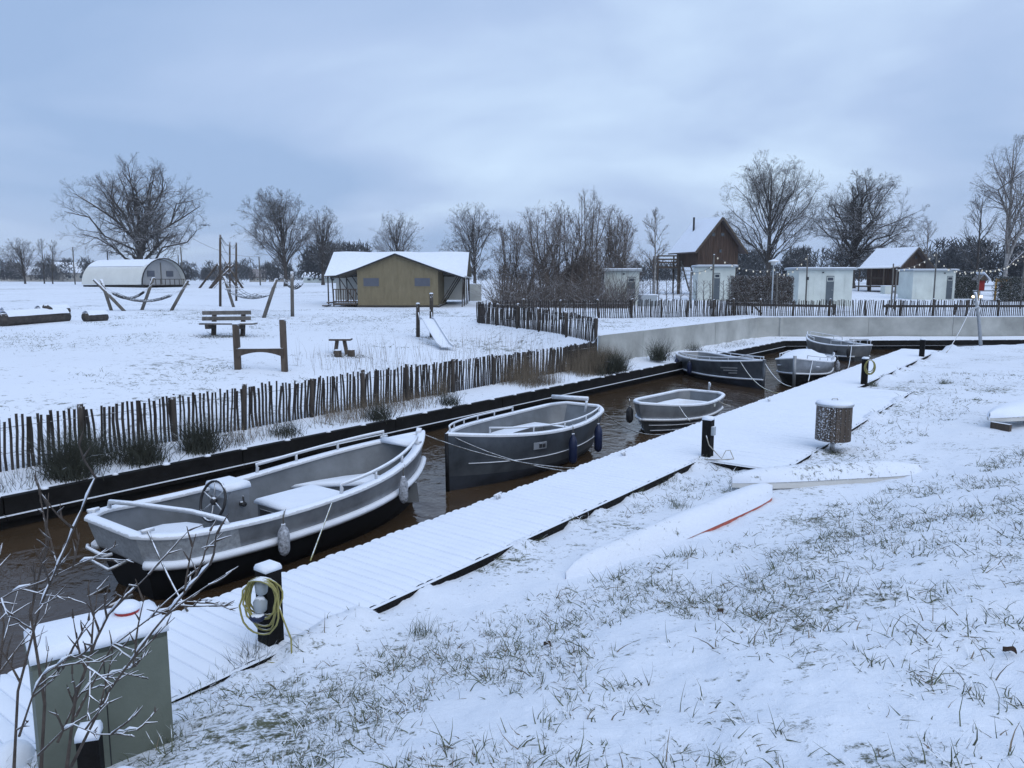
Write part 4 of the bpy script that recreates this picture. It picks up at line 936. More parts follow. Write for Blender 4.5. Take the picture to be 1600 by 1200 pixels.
# ------------------------------------------------------------------ white service sheds
def shed(xl, xr, ytop, Y, label, door_px, rz=0., white_door=None, depth=2.6, ribs=0, lamp=True):
    a = atd(xl, 460, Y); b_ = atd(xr, 460, Y); w = b_[0]-a[0]; base = gxy((a[0]+b_[0])/2, Y); h = atd(xl, ytop, Y)[2]-base[2]
    r = empty('service_shed', base, rz, label, 'shed', 'white service sheds'); x_of = lambda px: atd(px, 460, Y)[0]-base[0]
    MB().box((0, depth/2, h/2-.1), (w, depth, h+.1)).build('wall', 'white_paint', r)
    MB().box((0, depth/2-.08, h+.04), (w+.34, depth+.4, .14)).build('roof', 'trim_grey', r); MB().cap([(-w/2-.15, -.25), (w/2+.15, -.25), (w/2+.15, depth+.1), (-w/2-.15, depth+.1)], h+.11, .06, 0, .1).build('roof_snow', 'snow', r, True)
    d0, d1 = x_of(door_px[0]), x_of(door_px[1]); dm, dw = (d0+d1)/2, d1-d0
    d_ = MB().box((dm, -.012, h*.42), (dw, .03, h*.80)).build('door', 'door_grey', r)
    MB().box((dm, -.032, h*.73), (dw*.86, .014, h*.13)).build('door_frame', 'white_paint', d_); MB().box((dm, -.042, h*.73), (dw*.72, .012, h*.09)).build('pane', 'glass', d_)
    MB().tube([V(dm+dw*.35, -.05, h*.42), V(dm+dw*.2, -.05, h*.42)], .015, 5).build('handle', 'steel', d_)
    if white_door:
        e0, e1 = x_of(white_door[0]), x_of(white_door[1]); MB().box(((e0+e1)/2, -.01, h*.42), (e1-e0, .03, h*.80)).build('white_door', 'white_paint', r)
    for k in range(1, 7):
        x = -w/2+w*k/7
        if abs(x-dm) > dw: MB().box((x, -.006, h*.47), (.025, .016, h*.92)).build('batten', 'white_paint', r)
    if lamp: MB().lathe([(.05, -.05), (.08, 0), (.05, .05)], (dm-dw*1.0, -.06, h-.22), 8).build('wall_lamp', 'plastic_black', r, True)
    return r
shed(944, 998, 423, 55, 'white shed with dark door beside the leafless thicket', (980, 992), -.12)
shed(1090, 1147, 417, 63, 'white shed standing in front of the stilted wooden cabin', (1115, 1124), -.08, (1094, 1103))
shed(1247, 1331, 421, 58, 'larger white shed with two doors right of the clipped hedge', (1290, 1302), 0, (1263, 1270))
shed(1425, 1491, 423, 70, 'white shed right of the low wooden cabin', (1478, 1487), 0, (1430, 1440))
# ------------------------------------------------------------------ timber cabins
def cabin(name, base, rz, w, dep, z0, hw, hr, label, over=.5, porch=True, stilts=True, chimney=False):
    r = empty(name, base, rz, label, 'cabin', 'brown wooden cabins'); x0 = -w/2
    MB().prism([V(-w/2+.02, .03, z0), V(w/2-.02, .03, z0), V(w/2-.02, .03, z0+hw), V(0, .03, z0+hw+hr), V(-w/2+.02, .03, z0+hw)], V(0, dep-.06, 0)).build('wall', 'cabin_wood', r)
    nb = 16
    for k in range(nb):
        xa = x0+w*k/nb+.006; xb = x0+w*(k+1)/nb-.006; dz = random.uniform(.0, .012)
        za = z0+hw+hr*(1-abs(2*xa/w))-.02; zb = z0+hw+hr*(1-abs(2*xb/w))-.02
        MB().prism([V(xa, -.0-dz, z0-.04), V(xb, -.0-dz, z0-.04), V(xb, -.0-dz, zb), V(xa, -.0-dz, za)], V(0, .04, 0)).build('board', 'cabin_wood', r)
    for k in range(10):
        ya = .04+(dep-.08)*k/10; MB().box((x0-.005, ya+(dep-.08)/20, z0+hw/2), (.04+.015*(k % 2), (dep-.08)/10-.012, hw)).build('board', 'cabin_wood', r)
    sl = hr/(w/2)
    for sx in (-1, 1):
        e = V(sx*(w/2+over), 0, z0+hw-sl*over); t = V(0, 0, z0+hw+hr)
        MB().prism([t+V(0, -over, .02), e+V(0, -over, .02), e+V(0, -over, .13), t+V(0, -over, .13)], V(0, dep+2*over, 0)).build('roof', 'rooftile', r)
        A = [[e+V(sx*.02, y, .15), (e+t)/2+V(0, y, .19), t+V(0, y, .17)] for y in np.linspace(-over+.04, dep+over-.04, 5)]
        MB().grid(A if sx < 0 else [q_[::-1] for q_ in A]).build('roof_snow', 'snow', r, True)
        MB().bar(t+V(0, -over-.02, .03), e+V(0, -over-.02, .03), .05, .2).build('barge_board', 'brown_wood', r)
    for xx, zz_, ww, hh_ in ((-w*.14, z0+hw+hr*.42, .45, .4), (w*.09, z0+hw+hr*.42, .45, .35), (0.05*w, z0+hw*.75, .3, .35)):
        f_ = MB().box((xx, -.02, zz_), (ww, .05, hh_)).build('window', 'brown_wood', r); MB().box((xx, -.05, zz_), (ww*.7, .02, hh_*.7)).build('pane', 'glass', f_)
    if stilts:
        for xx in (-w/2+.2, w/2-.2):
            for yy in (.2, dep-.2): MB().bar(V(xx, yy, -.3), V(xx, yy, z0), .22, .22).build('stilt', 'brown_wood', r)
        MB().bar(V(-w/2+.2, .1, z0-1.0), V(-w/2+1.1, .1, z0-.05), .12, .12).build('brace', 'brown_wood', r)
    if chimney: MB().tube([V(-w*.22, dep*.75, z0+hw+hr*.5), V(-w*.22, dep*.75, z0+hw+hr*1.12)], .1, 8).build('stove_pipe', 'plastic_black', r)
    return r
cY = 74; cb0 = atd(1120, 455, cY); cb0[2] = float(far_h(cb0[0], cY)); zb_ = atd(1120, 416, cY)[2]-cb0[2]
c1 = cabin('stilt_cabin', cb0, R(17), 4.35, 4.0, zb_, 1.9, 2.55, 'tall brown wooden cabin on stilts with snowy gable roof', .62, chimney=True)
dY = 77; d_0 = atd(1052, 450, dY); d_0[2] = float(far_h(d_0[0], dY)); pz = atd(1045, 416, dY)[2]-d_0[2]
pf = empty('stair_platform', d_0, 0, 'wooden viewing platform with ladder stairs left of the stilted cabin', 'platform')
MB().box((-.8, 0, pz-.1), (2.2, 2.4, .18)).build('deck', 'brown_wood', pf)
for x in (-1.8, .2):
    for y in (-1.1, 1.1): MB().bar(V(x, y, -.2), V(x, y, pz+1.0), .14, .14).build('post', 'brown_wood', pf)
for z in (pz+.35, pz+.65, pz+.98): MB().bar(V(-1.85, -1.12, z), V(.25, -1.12, z), .05, .14).build('rail', 'brown_wood', pf)
for x in (.45, 1.25): MB().bar(V(x, -1.1, pz+.5), V(x+.8, -1.6, .3), .07, .14).build('stringer', 'grey_wood', pf)
for k in range(7): t = k/7; MB().bar(V(.45+.8*t, -1.1-.5*t, pz+.3-(pz)*t), V(1.25+.8*t, -1.1-.5*t, pz+.3-pz*t), .2, .05).build('tread', 'grey_wood', pf)
for k in range(6): t = k/6; MB().bar(V(.3+1.2*t, .8, pz+.1+1.5*t), V(.3+1.2*t, 1.6, pz+.1+1.5*t), .25, .05).build('tread', 'brown_wood', pf)
MB().bar(V(.2, .8, pz+.3), V(2.2, .8, pz+2.6), .08, .1).build('handrail', 'grey_wood', pf)
c2Y = 84; c20 = atd(1424, 448, c2Y); c20[2] = float(far_h(c20[0], c2Y)); zb2 = max(.45, atd(1420, 446, c2Y)[2]-c20[2])
c2 = cabin('low_cabin', c20, R(24), 4.0, 4.2, zb2, 2.3, 1.65, 'low brown wooden cabin with porch between the white sheds', .6)
pc = V(-2.0, 0, 0)
MB().box((-3.0, 2.4, zb2-.1), (2.0, 4.4, .16)).build('porch_deck', 'brown_wood', c2)
for y in (.4, 2.0, 3.6): MB().bar(V(-3.8, y, -.2), V(-3.8, y, zb2+1.9), .1, .1).build('porch_post', 'brown_wood', c2)
A = [[V(-3.9, y, zb2+1.8), V(-2.3, y, zb2+2.05)] for y in (-.4, 4.2)]; MB().prism([A[0][0], A[0][1], A[0][1]+V(0, 0, .1), A[0][0]+V(0, 0, .1)], V(0, 4.6, 0)).build('porch_roof', 'board_white', c2)
MB().bar(V(-3.8, .4, zb2+.8), V(-3.8, 4.4, zb2+.8), .06, .1).build('porch_rail', 'brown_wood', c2)
c3Y = 66; c30 = atd(912, 455, c3Y); c30[2] = float(far_h(c30[0], c3Y)); cabin('thicket_cabin', c30, R(10), 3.0, 4.0, .3, 2.1, 1.2, 'brown wooden cabin half hidden behind the leafless thicket', .4, stilts=True)
# small boxes near the sheds
for px, py, Y, d, m, lab in ((1012, 459, 52.5, (1.1, .8, .75), 'trim_grey', 'pale green grey box beside the first white shed'), (1385, 452, 80, (.8, .8, .8), 'white_paint', 'white block under the low cabin'), (1406, 452, 81, (.7, .6, .8), 'white_paint', 'small white block right of the first under the low cabin'), (743, 456, 62, (.9, .7, 1.3), 'concrete', 'upright grey box in the gap right of the tents')):
    p = atd(px, py, Y); p[2] = float(far_h(p[0], Y)); r = empty('storage_box', p, .1, lab, 'box'); MB().box((0, 0, d[2]/2), d).build('body', m, r); MB().cap([(-d[0]/2, -d[1]/2), (d[0]/2, -d[1]/2), (d[0]/2, d[1]/2), (-d[0]/2, d[1]/2)], d[2], .06, .03, .15).build('snow_cap', 'snow', r, True)
# playhouse in red and yellow
pY = 68; p0 = atd(1545, 452, pY); p0[2] = float(far_h(p0[0], pY)); ply = empty('playground_tower', p0, 0, 'red and yellow playground tower with snowy roof at the right edge', 'playground')
for x in (-.9, .6, 1.9): MB().bar(V(x, 0, -.1), V(x, 0, 1.9), .12, .12).build('post', 'yellow', ply)
MB().bar(V(.55, 0, 1.75), V(1.95, 0, 1.75), .2, .3).build('beam', 'yellow', ply); MB().box((-.75, -.1, 1.35), (.55, .1, .95)).build('side_panel', 'red', ply); MB().box((1.25, .1, 1.2), (.6, .1, .55)).build('back_panel', 'red', ply)
MB().box((.4, .4, .85), (2.6, .9, .1)).build('deck', 'rail_snow', ply); MB().prism([V(-1.15, -.4, 1.75), V(-.75, -.4, 2.25), V(-.3, -.4, 1.75)], V(0, 1.2, 0)).build('roof', 'brown_wood', ply)
MB().prism([V(-.75, -.42, 2.4), V(-.12, -.42, 1.74), V(-.12, -.42, 1.84), V(-.75, -.42, 2.5)], V(0, 1.25, 0)).build('roof_snow', 'snow', ply)
for px, lab in ((1521, 'left lit low garden lamp by the playground tower'), (1533, 'right lit low garden lamp by the playground tower')):
    q = atd(px, 461, 60); q[2] = float(far_h(q[0], 60)); r = empty('garden_lamp', q, 0, lab, 'lamp', 'garden lamps'); MB().tube([V(0, 0, 0), V(0, 0, .55)], .05, 7).build('stem', 'plastic_black', r); MB().lathe([(.05, 0), (.1, .05), (.1, .14), (.04, .18)], (0, 0, .55), 9).build('lamp_head', 'lit', r, True)
# ------------------------------------------------------------------ poles, string lights, street lamp
def pole(px, ytop, Y, label, r=.06, m='pole', name='light_pole', group='poles carrying string lights'):
    p = atd(px, 450, Y); p[2] = float(far_h(p[0], Y)); t = atd(px, ytop, Y); o = empty(name, p, 0, label, 'pole', group)
    h = t[2]-p[2]; MB().tube([V(0, 0, -.2), V(random.uniform(-.03, .03), 0, h/2), V(random.uniform(-.06, .06), 0, h)], [r, r*.92, r*.82], 8).build('shaft', m, o, True); post_cap(V(0, 0, h), r*.9, o, .04); return p+V(0, 0, h)
tops = {}
for px, yt, Y, lab in ((1080, 425, 50, 'leftmost light pole, short, in front of the sapling row'), (1114, 398, 50, 'tall light pole in front of the second white shed'), (1214, 426, 52, 'short light pole in front of the clipped hedge'), (1260, 398, 54, 'tall light pole in front of the larger white shed'), (1394, 412, 56, 'light pole in front of the low cabin'), (1399, 421, 53, 'short pole just right of the low cabin light pole'), (1460, 394, 56, 'tall light pole in front of the last white shed'), (1529, 420, 54, 'light pole beside the playground tower'), (1597, 396, 54, 'light pole at the right picture edge')):
    tops[px] = pole(px, yt, Y, lab)
MB().box((0, -.1, 2.0), (.16, .1, .22)).build('switch_box', 'plastic_black', [o for o in COL.objects if o.get('label') == 'tall light pole in front of the larger white shed'][0])
def lights(a, b_, drop, label, nb):
    P = sag(a, b_, drop, nb*2+1); o = empty('string_lights', a, 0, label, 'string lights', 'festoon strings'); MB().tube(P-a, .012, 4).build('cord', 'plastic_black', o)
    for k in range(nb): MB().lathe([(.02, .06), (.045, .03), (.045, -.02), (.015, -.06)], P[2*k+1]-a-V(0, 0, .08), 6).build('bulb', 'bulb', o, True)
lights(tops[1114], tops[1214]+V(0, 0, .3), .5, 'festoon string between the second shed pole and the hedge pole', 9); lights(tops[1214], tops[1260], .5, 'festoon string rising from the hedge pole to the larger shed pole', 7)
lights(tops[1399], tops[1460], .3, 'festoon string in front of the low cabin', 8); lights(tops[1460]-V(0, 0, .4), tops[1529], .6, 'festoon string between the last shed pole and the playground pole', 8); lights(tops[1529], tops[1597], .5, 'lower festoon string rising to the right picture edge', 10); lights(tops[1080], tops[1114]-V(0, 0, .6), .2, 'short festoon string at the left of the second shed', 4)
lights(tops[1529]+V(-2.5, 0, .05), tops[1597]+V(.3, 0, -.35), .5, 'upper festoon string rising to the right picture edge', 10)
lm = atd(1207, 450, 51); lm[2] = float(far_h(lm[0], 51)); so = empty('street_lamp', lm, 0, 'pale street lamp with a saucer shaped head behind the fence', 'lamp')
hl = atd(1207, 412, 51)[2]-lm[2]; MB().tube([V(0, 0, -.1), V(0, 0, hl)], [.05, .04], 8).build('lamp_post', 'trim_grey', so, True); MB().lathe([(.06, -.18), (.12, -.16), (.14, -.02), (.36, .0), (.30, .1), (.08, .17), (.02, .19)], (0, 0, hl+.1), 16).build('lamp_head', 'board_white', so, True)
for px, yt, Y, lab in ((118, 386, 135, 'slim utility pole left of the barrel lodge'), (286, 386, 112, 'slim utility pole right of the barrel lodge'), (281, 398, 140, 'far short utility pole behind the barrel lodge'), (407, 401, 120, 'slim utility pole left of the round topped tree')):
    tops[px] = pole(px, yt, Y, lab, .11, 'pole', 'utility_pole', 'utility poles in the fields')
tag(MB().tube(sag(tops[118], atd(40, 402, 150), .6), .02, 4).build('overhead_wire', 'plastic_black'), 'overhead wire running left from the slim utility pole', 'wire')
tag(MB().tube(sag(tops[407], atd(300, 372, 118), .8), .02, 4).build('overhead_wire', 'plastic_black'), 'overhead wire running left from the pole by the round topped tree', 'wire')
# climbing frame: three masts with rope and leaning logs
cf0 = gp(360, 463); cf = empty('climbing_frame', cf0, 0, 'tall three masted climbing frame with ropes on the meadow', 'climbing frame')
mt = []
for px, yb, yt in ((344, 479, 367), (359, 464, 378), (369, 470, 379)):
    a = gp(px, yb)-cf0; t = atd(px, yt, (a+cf0)[1])-cf0; MB().tube([a-V(0, 0, .2), t], [.09, .075], 8).build('mast', 'brown_wood', cf, True); mt.append(t)
for a, b_ in ((0, 1), (1, 2), (0, 2)): MB().tube(sag(mt[a], mt[b_], .5), .02, 5).build('rope', 'plastic_black', cf, True)
for k in range(3): MB().tube(sag(mt[0]-V(0, 0, .3+k*.9), mt[1]-V(0, 0, 1.2+k*.7), .3), .018, 5).build('rope', 'fender_blue', cf, True)
lf0 = gp(347, 450); lf = empty('log_climbing_stack', lf0, 0, 'leaning log pyramid with a rust brown net behind the climbing masts', 'climbing frame'); dY_ = lf0[1]
for xa, xb, yb in ((311, 341, 411), (327, 359, 409), (328, 365, 413), (357, 340, 411), (372, 350, 420), (380, 352, 409)):
    a = atd(xa, 450, dY_+random.uniform(-2, 2)); a[2] = lf0[2]-.1; b_ = atd(xb, yb, dY_+random.uniform(-.5, .5)); MB().tube([a-lf0, b_-lf0], [.14, .11], 8).build('log', 'brown_wood', lf, True)
m = MB()
for k in range(70):
    a = random.uniform(-1.4, 2.2); z = random.uniform(.2, 2.6); m.bar(V(a, .2, z), V(a+random.uniform(-.6, .6), .2, z+random.uniform(-.6, .6)), .05, .05)
tag(m.build('net', 'bark_brown', lf), kind='stuff')
# crow
cw_ = MB(); c = atd(320, 352, 100)
cw_.tube([V(-.25, 0, -.02), V(-.1, 0, .02), V(.1, 0, .02), V(.26, 0, -.01)], [.01, .07, .07, .01], 7)
for sx in (-1, 1): cw_.add([V(-.02, 0, .03), V(.1, 0, .03), V(sx*.42+.04, .0, .10), V(sx*.75, 0, -.02), V(sx*.4, 0, .0)], [(0, 1, 2, 3, 4)])
cr = empty('crow', c, .2, 'black crow flying beside the big oak crown', 'bird'); cw_.build('body', 'crow', cr)
# far houses
def far_house(px, py, Y, w, d, hw, hr, rz, label, walls='house_wall', roof='snow'):
    p = atd(px, py, Y); p[2] = float(far_h(p[0], Y)); r = empty('farmhouse', p, rz, label, 'house', 'far houses'); MB().prism([V(-w/2, -d/2, -.3), V(-w/2, d/2, -.3), V(-w/2, d/2, hw), V(-w/2, 0, hw+hr), V(-w/2, -d/2, hw)], V(w, 0, 0)).build('wall', walls, r)
    for sy in (-1, 1): MB().prism([V(-w/2-.3, sy*(d/2+.4), hw-.3), V(-w/2-.3, 0, hw+hr+.05), V(-w/2-.3, 0, hw+hr+.3), V(-w/2-.3, sy*(d/2+.4), hw-.05)], V(w+.6, 0, 0)).build('roof', roof, r)
    for k in range(3):
        f_ = MB().box((-w/3+k*w/3, -d/2-.02, hw*.5), (w*.12, .06, hw*.4)).build('window', 'white_paint', r); MB().box((-w/3+k*w/3, -d/2-.06, hw*.5), (w*.09, .04, hw*.3)).build('pane', 'glass', f_)
    return r
far_house(26, 438, 300, 14, 8, 2.5, 2, 0, 'lowest far house at the left picture edge'); far_house(78, 438, 280, 24, 9, 2.6, 2.4, .05, 'long low far farmhouse with snowy roof'); far_house(112, 438, 270, 13, 9, 3.2, 3.2, 1.2, 'far gabled farmhouse left of the utility pole', 'house_wall')
far_house(403, 438, 250, 5, 5, 1.6, 2.2, .3, 'far farmhouse with hipped roof under the round topped tree', 'house_wall', 'rooftile'); far_house(440, 439, 260, 7, 5, 1.5, 1.3, 0, 'far low barn right of the round topped tree', 'house_wall'); far_house(505, 439, 200, 9, 5, 1.6, .8, 0, 'far low white vehicle shelter left of the safari tent', 'white_paint')
# ------------------------------------------------------------------ leafless trees, grown level by level
def tubes_np(P, Rd, n):
    """P (N,K,3) polylines, Rd (N,K) radii -> verts, quads"""
    N, K, _ = P.shape; T = np.gradient(P, axis=1); T /= np.linalg.norm(T, axis=2, keepdims=True)+1e-9
    ref = np.where(np.abs(T[:, :1, 2:3]) < .85, np.array([[[0, 0, 1.]]]), np.array([[[1., 0, 0]]])); a = np.cross(T, np.repeat(ref, K, 1)); a /= np.linalg.norm(a, axis=2, keepdims=True)+1e-9; b_ = np.cross(T, a)
    an = 2*np.pi*np.arange(n)/n; ring = a[:, :, None]*np.cos(an)[None, None, :, None]+b_[:, :, None]*np.sin(an)[None, None, :, None]
    v = (P[:, :, None]+ring*Rd[:, :, None, None]).reshape(-1, 3); base = (np.arange(N)*K*n)[:, None, None]; i = (np.arange(K-1)*n)[None, :, None]; j = np.arange(n)[None, None, :]; j2 = (j+1) % n
    f = np.stack([base+i+j, base+i+j2, base+i+n+j2, base+i+n+j], -1).reshape(-1, 4); return v, f
def ribbons_np(P, Rd, rg):
    N, K, _ = P.shape; T = P[:, -1]-P[:, 0]; sd = np.cross(T, rg.normal(size=(N, 3))); sd /= np.linalg.norm(sd, axis=1, keepdims=True)+1e-9; o = sd[:, None]*Rd[..., None]*1.0
    v = np.stack([P-o, P+o], 2).reshape(-1, 3); b0 = (np.arange(N)*K*2)[:, None]; k = (np.arange(K-1)*2)[None]; return v, np.stack([b0+k, b0+k+1, b0+k+3, b0+k+2], -1).reshape(-1, 4)
def grow(rg, trunks, env, levels, up=.25, wob=.14, droop=0.):
    """trunks: list of polylines+radii; env: (cx,cy,cz,rx,ry,rz) crown ellipsoid; levels: (count, ratio, angle, points, sides, t0, radius factor)"""
    out = []; C = np.array(env[:3]); Rr = np.array(env[3:])
    K0 = 9; P = np.stack([np.stack([np.interp(np.linspace(0, 1, K0), np.linspace(0, 1, len(t)), np.array(t)[:, k]) for k in range(3)], -1) for t, _, _ in trunks]); r0 = np.array([r for _, r, _ in trunks]); r1 = np.array([r for _, _, r in trunks])
    tt = np.linspace(0, 1, K0)[None]; Rd = r0[:, None]*(1-tt)**.8+r1[:, None]*tt; Rd[:, 0] *= 1.35; out.append(tubes_np(P, Rd, 9))
    for li, (cnt, ratio, ang, K, sides, t0, rf) in enumerate(levels):
        N, Kp, _ = P.shape; seg = np.diff(P, axis=1); Ln = np.linalg.norm(seg, axis=2).sum(1)
        t = (t0+(1-t0)*((np.arange(cnt)+rg.random((N, cnt)))/cnt)).clip(0, .999); fi = t*(Kp-1); i0 = fi.astype(int); fr = (fi-i0)[..., None]; idx = np.arange(N)[:, None]
        S0 = P[idx, i0]*(1-fr)+P[idx, i0+1]*fr; tan = seg[idx, i0]; tan = tan/(np.linalg.norm(tan, axis=2, keepdims=True)+1e-9); pr = Rd[idx, i0]*(1-fr[..., 0])+Rd[idx, i0+1]*fr[..., 0]
        rnd = rg.normal(size=(N, cnt, 3)); rnd -= tan*(rnd*tan).sum(2, keepdims=True); rnd /= np.linalg.norm(rnd, axis=2, keepdims=True)+1e-9
        th = np.radians(ang)*rg.uniform(.65, 1.3, (N, cnt))[..., None]*(1-.35*t[..., None]); d = tan*np.cos(th)+rnd*np.sin(th); d[..., 2] += up*(.6 if li else 1); d /= np.linalg.norm(d, axis=2, keepdims=True)
        q = (S0-C)/Rr; dq = d/Rr; A = (dq**2).sum(2); B = (q*dq).sum(2); Cc = (q**2).sum(2)-1; disc = np.maximum(B*B-A*Cc, 0); ex = (-B+np.sqrt(disc))/A; ex = np.where(Cc > 0, .3, ex)
        L = np.minimum(Ln[:, None]*ratio*rg.uniform(.6, 1.25, (N, cnt))*(1-.35*t), np.maximum(ex*rg.uniform(.8, 1.08, (N, cnt)), .12)); S0 = S0.reshape(-1, 3); d = d.reshape(-1, 3); L = L.reshape(-1); pr = pr.reshape(-1)
        M_ = len(L); Q = np.zeros((M_, K, 3)); Q[:, 0] = S0; cur = d.copy(); st = (L/(K-1))[:, None]
        for k in range(1, K):
            cur = cur+rg.normal(size=cur.shape)*wob; cur[:, 2] += up*.12-droop*(li >= 2)*k/K; cur /= np.linalg.norm(cur, axis=1, keepdims=True); Q[:, k] = Q[:, k-1]+cur*st
        w0 = np.maximum(pr*rf, .006); tk = np.linspace(0, 1, K)[None]; P = Q; Rd = w0[:, None]*(1-.72*tk)
        out.append(tubes_np(P, Rd, sides) if sides > 2 else ribbons_np(P, Rd, rg))
    vs_ = []; fs = []; o = 0
    for v, f in out: vs_.append(v); fs.append(f+o); o += len(v)
    split = len(out[0][1]); return np.concatenate(vs_), np.concatenate(fs), out
def tree(name, px, Y, ytop, xl, xr, label, seed, kind='oak', m='bark', zb=None, cat='tree', group='leafless trees', dens=1., base_py=None, thick=1.):
    rg = np.random.default_rng(seed); x = atd(px, 450, Y)[0]; z = float(far_h(x, Y)); H_ = atd(px, ytop, Y)[2]-z; lx = atd(xl, 430, Y)[0]-x; rx = atd(xr, 430, Y)[0]-x
    cx = (lx+rx)/2; wx = (rx-lx)/2; root = empty(name, (x, Y, z), 0, label, cat, group)
    def dome(n, h0, zc, rz_, lo, hi, r, wobb, fill=.82):
        L_ = []; perm = rg.permutation(n)
        for k in range(n):
            el = np.radians(lo+(hi-lo)*((perm[k]+rg.random())/n)); az = k*2.39996+rg.uniform(-.3, .3); dr = np.array([cos(az)*cos(el), sin(az)*cos(el), sin(el)]); f = fill*rg.uniform(.82, 1.0)
            e = np.array([cx, 0, zc])+dr*np.array([wx, wx, rz_])*f; st = np.array([cx*.15, 0, h0+(H_*.6-h0)*max(0, sin(el))*rg.uniform(.3, 1.0)]); d = e-st; pts = [st-(0, 0, .2)]
            for t in (.2, .45, .7, 1.): pts.append(st+d*t+np.array([0, 0, np.linalg.norm(d)*.05*sin(pi*t)*cos(el)])+rg.normal(size=3)*wobb*np.linalg.norm(d)*(t < 1))
            L_.append((pts, r*rg.uniform(.75, 1.15), r*.22))
        return L_
    if kind == 'oak':
        h0 = H_*.17; zc = H_*.50; tr = [([(0, 0, -.3), (0, 0, h0), (cx*.2, .2, H_*.42), (cx*.5, .2, H_*.72)], H_*.030*thick, .06)]+dome(22, h0, zc, H_*.5, -22, 80, H_*.0105*thick, .06, .88)
        env = (cx, 0, zc, wx*1.05, wx*1.05, H_*.5); lv = [(int(9*dens), .42, 48, 6, 5, .2, .55), (8, .52, 46, 5, 4, .18, .6), (7, .55, 45, 3, 2, .15, .65), (7, .66, 44, 2, 2, .1, .65)]; kw = dict(up=.02, wob=.19)
    elif kind == 'round':      # fan of many ascending limbs
        h0 = H_*.17; zc = H_*.54; tr = [([(0, 0, -.3), (0, 0, h0), (cx*.4, 0, H_*.5), (cx*.6, 0, H_*.82)], H_*.022*thick, .03)]+dome(40, h0, zc, H_*.46, -24, 80, H_*.0048*thick, .035, .86)
        env = (cx, 0, zc, wx*1.05, wx*1.05, H_*.47); lv = [(6, .42, 44, 5, 4, .3, .5), (int(7*dens), .52, 46, 4, 3, .18, .6), (7, .55, 46, 3, 2, .12, .7), (int(6*dens), .7, 44, 2, 2, .1, .7)]; kw = dict(up=.02, wob=.15)
    elif kind == 'slim':
        tr = [([(0, 0, -.3), (.05*wx, 0, H_*.35), (cx*.6, 0, H_*.7), (cx, 0, H_*.97)], H_*.014*thick, .015)]
        env = (cx, 0, H_*.58, wx, wx, H_*.45); lv = [(22, .34, 50, 5, 5, .22, .5), (8, .42, 42, 4, 4, .2, .6), (6, .5, 42, 3, 2, .15, .7), (5, .6, 42, 2, 2, .1, .85)]; kw = dict(up=.14, wob=.15)
    elif kind == 'weeping':
        tr = [([(0, 0, -.3), (.1, 0, H_*.35), (cx*.6, 0, H_*.7), (cx*1.1, 0, H_*.97)], H_*.014*thick, .02)]+[([(0, 0, H_*(.2+.1*k)), (cx*.3+rg.uniform(-.2, .3)*wx, rg.uniform(-.3, .3)*wx, H_*(.45+.08*k)), (cx+rg.uniform(-.75, .75)*wx, rg.uniform(-.6, .6)*wx, H_*(.68+.07*k))], H_*.008, .015) for k in range(4)]
        env = (cx, 0, H_*.56, wx, wx, H_*.47); lv = [(15, .36, 45, 6, 5, .15, .5), (8, .5, 45, 5, 3, .2, .6), (9, .75, 50, 6, 2, .1, .6), (2, .5, 40, 3, 2, .1, .8)]; kw = dict(up=.1, wob=.1, droop=.5)
    else:                      # multi-stem thicket
        tr = []
        for k in range(int(9*dens)):
            a = rg.uniform(0, 2*pi); f = rg.uniform(.1, 1); bx, by = rg.uniform(-.35, .35)*wx, rg.uniform(-.3, .3)*wx
            bx *= 1.6; tr.append(([(bx, by, -.2), (bx+cos(a)*wx*.2*f, by+sin(a)*wx*.15*f, H_*.25), (cx+bx*.3+cos(a)*wx*.6*f, sin(a)*wx*.5*f, H_*.55), (cx+bx*.3+cos(a)*wx*.95*f, sin(a)*wx*.7*f, H_*(1.0-.38*f*rg.uniform(.5, 1.2)))], H_*.009*thick, .012))
        env = (cx, 0, H_*.5, wx*1.05, wx, H_*.52); lv = [(10, .42, 44, 5, 4, .08, .55), (8, .5, 44, 4, 3, .1, .65), (6, .5, 44, 3, 2, .12, .75), (2, .6, 42, 2, 2, .1, .85)]; kw = dict(up=.08, wob=.16)
    v, f, out = grow(rg, tr, env, lv, **kw)
    v0, f0 = out[0]; np_mesh('trunk', v0, f0, m, root); o = 0; vs_ = []; fs = []
    for vv, ff in out[1:]: vs_.append(vv); fs.append(ff+o); o += len(vv)
    np_mesh('crown', np.concatenate(vs_), np.concatenate(fs), m if m != 'bark_pale' else 'bark_brown', root, False); return len(f)
nT = 0
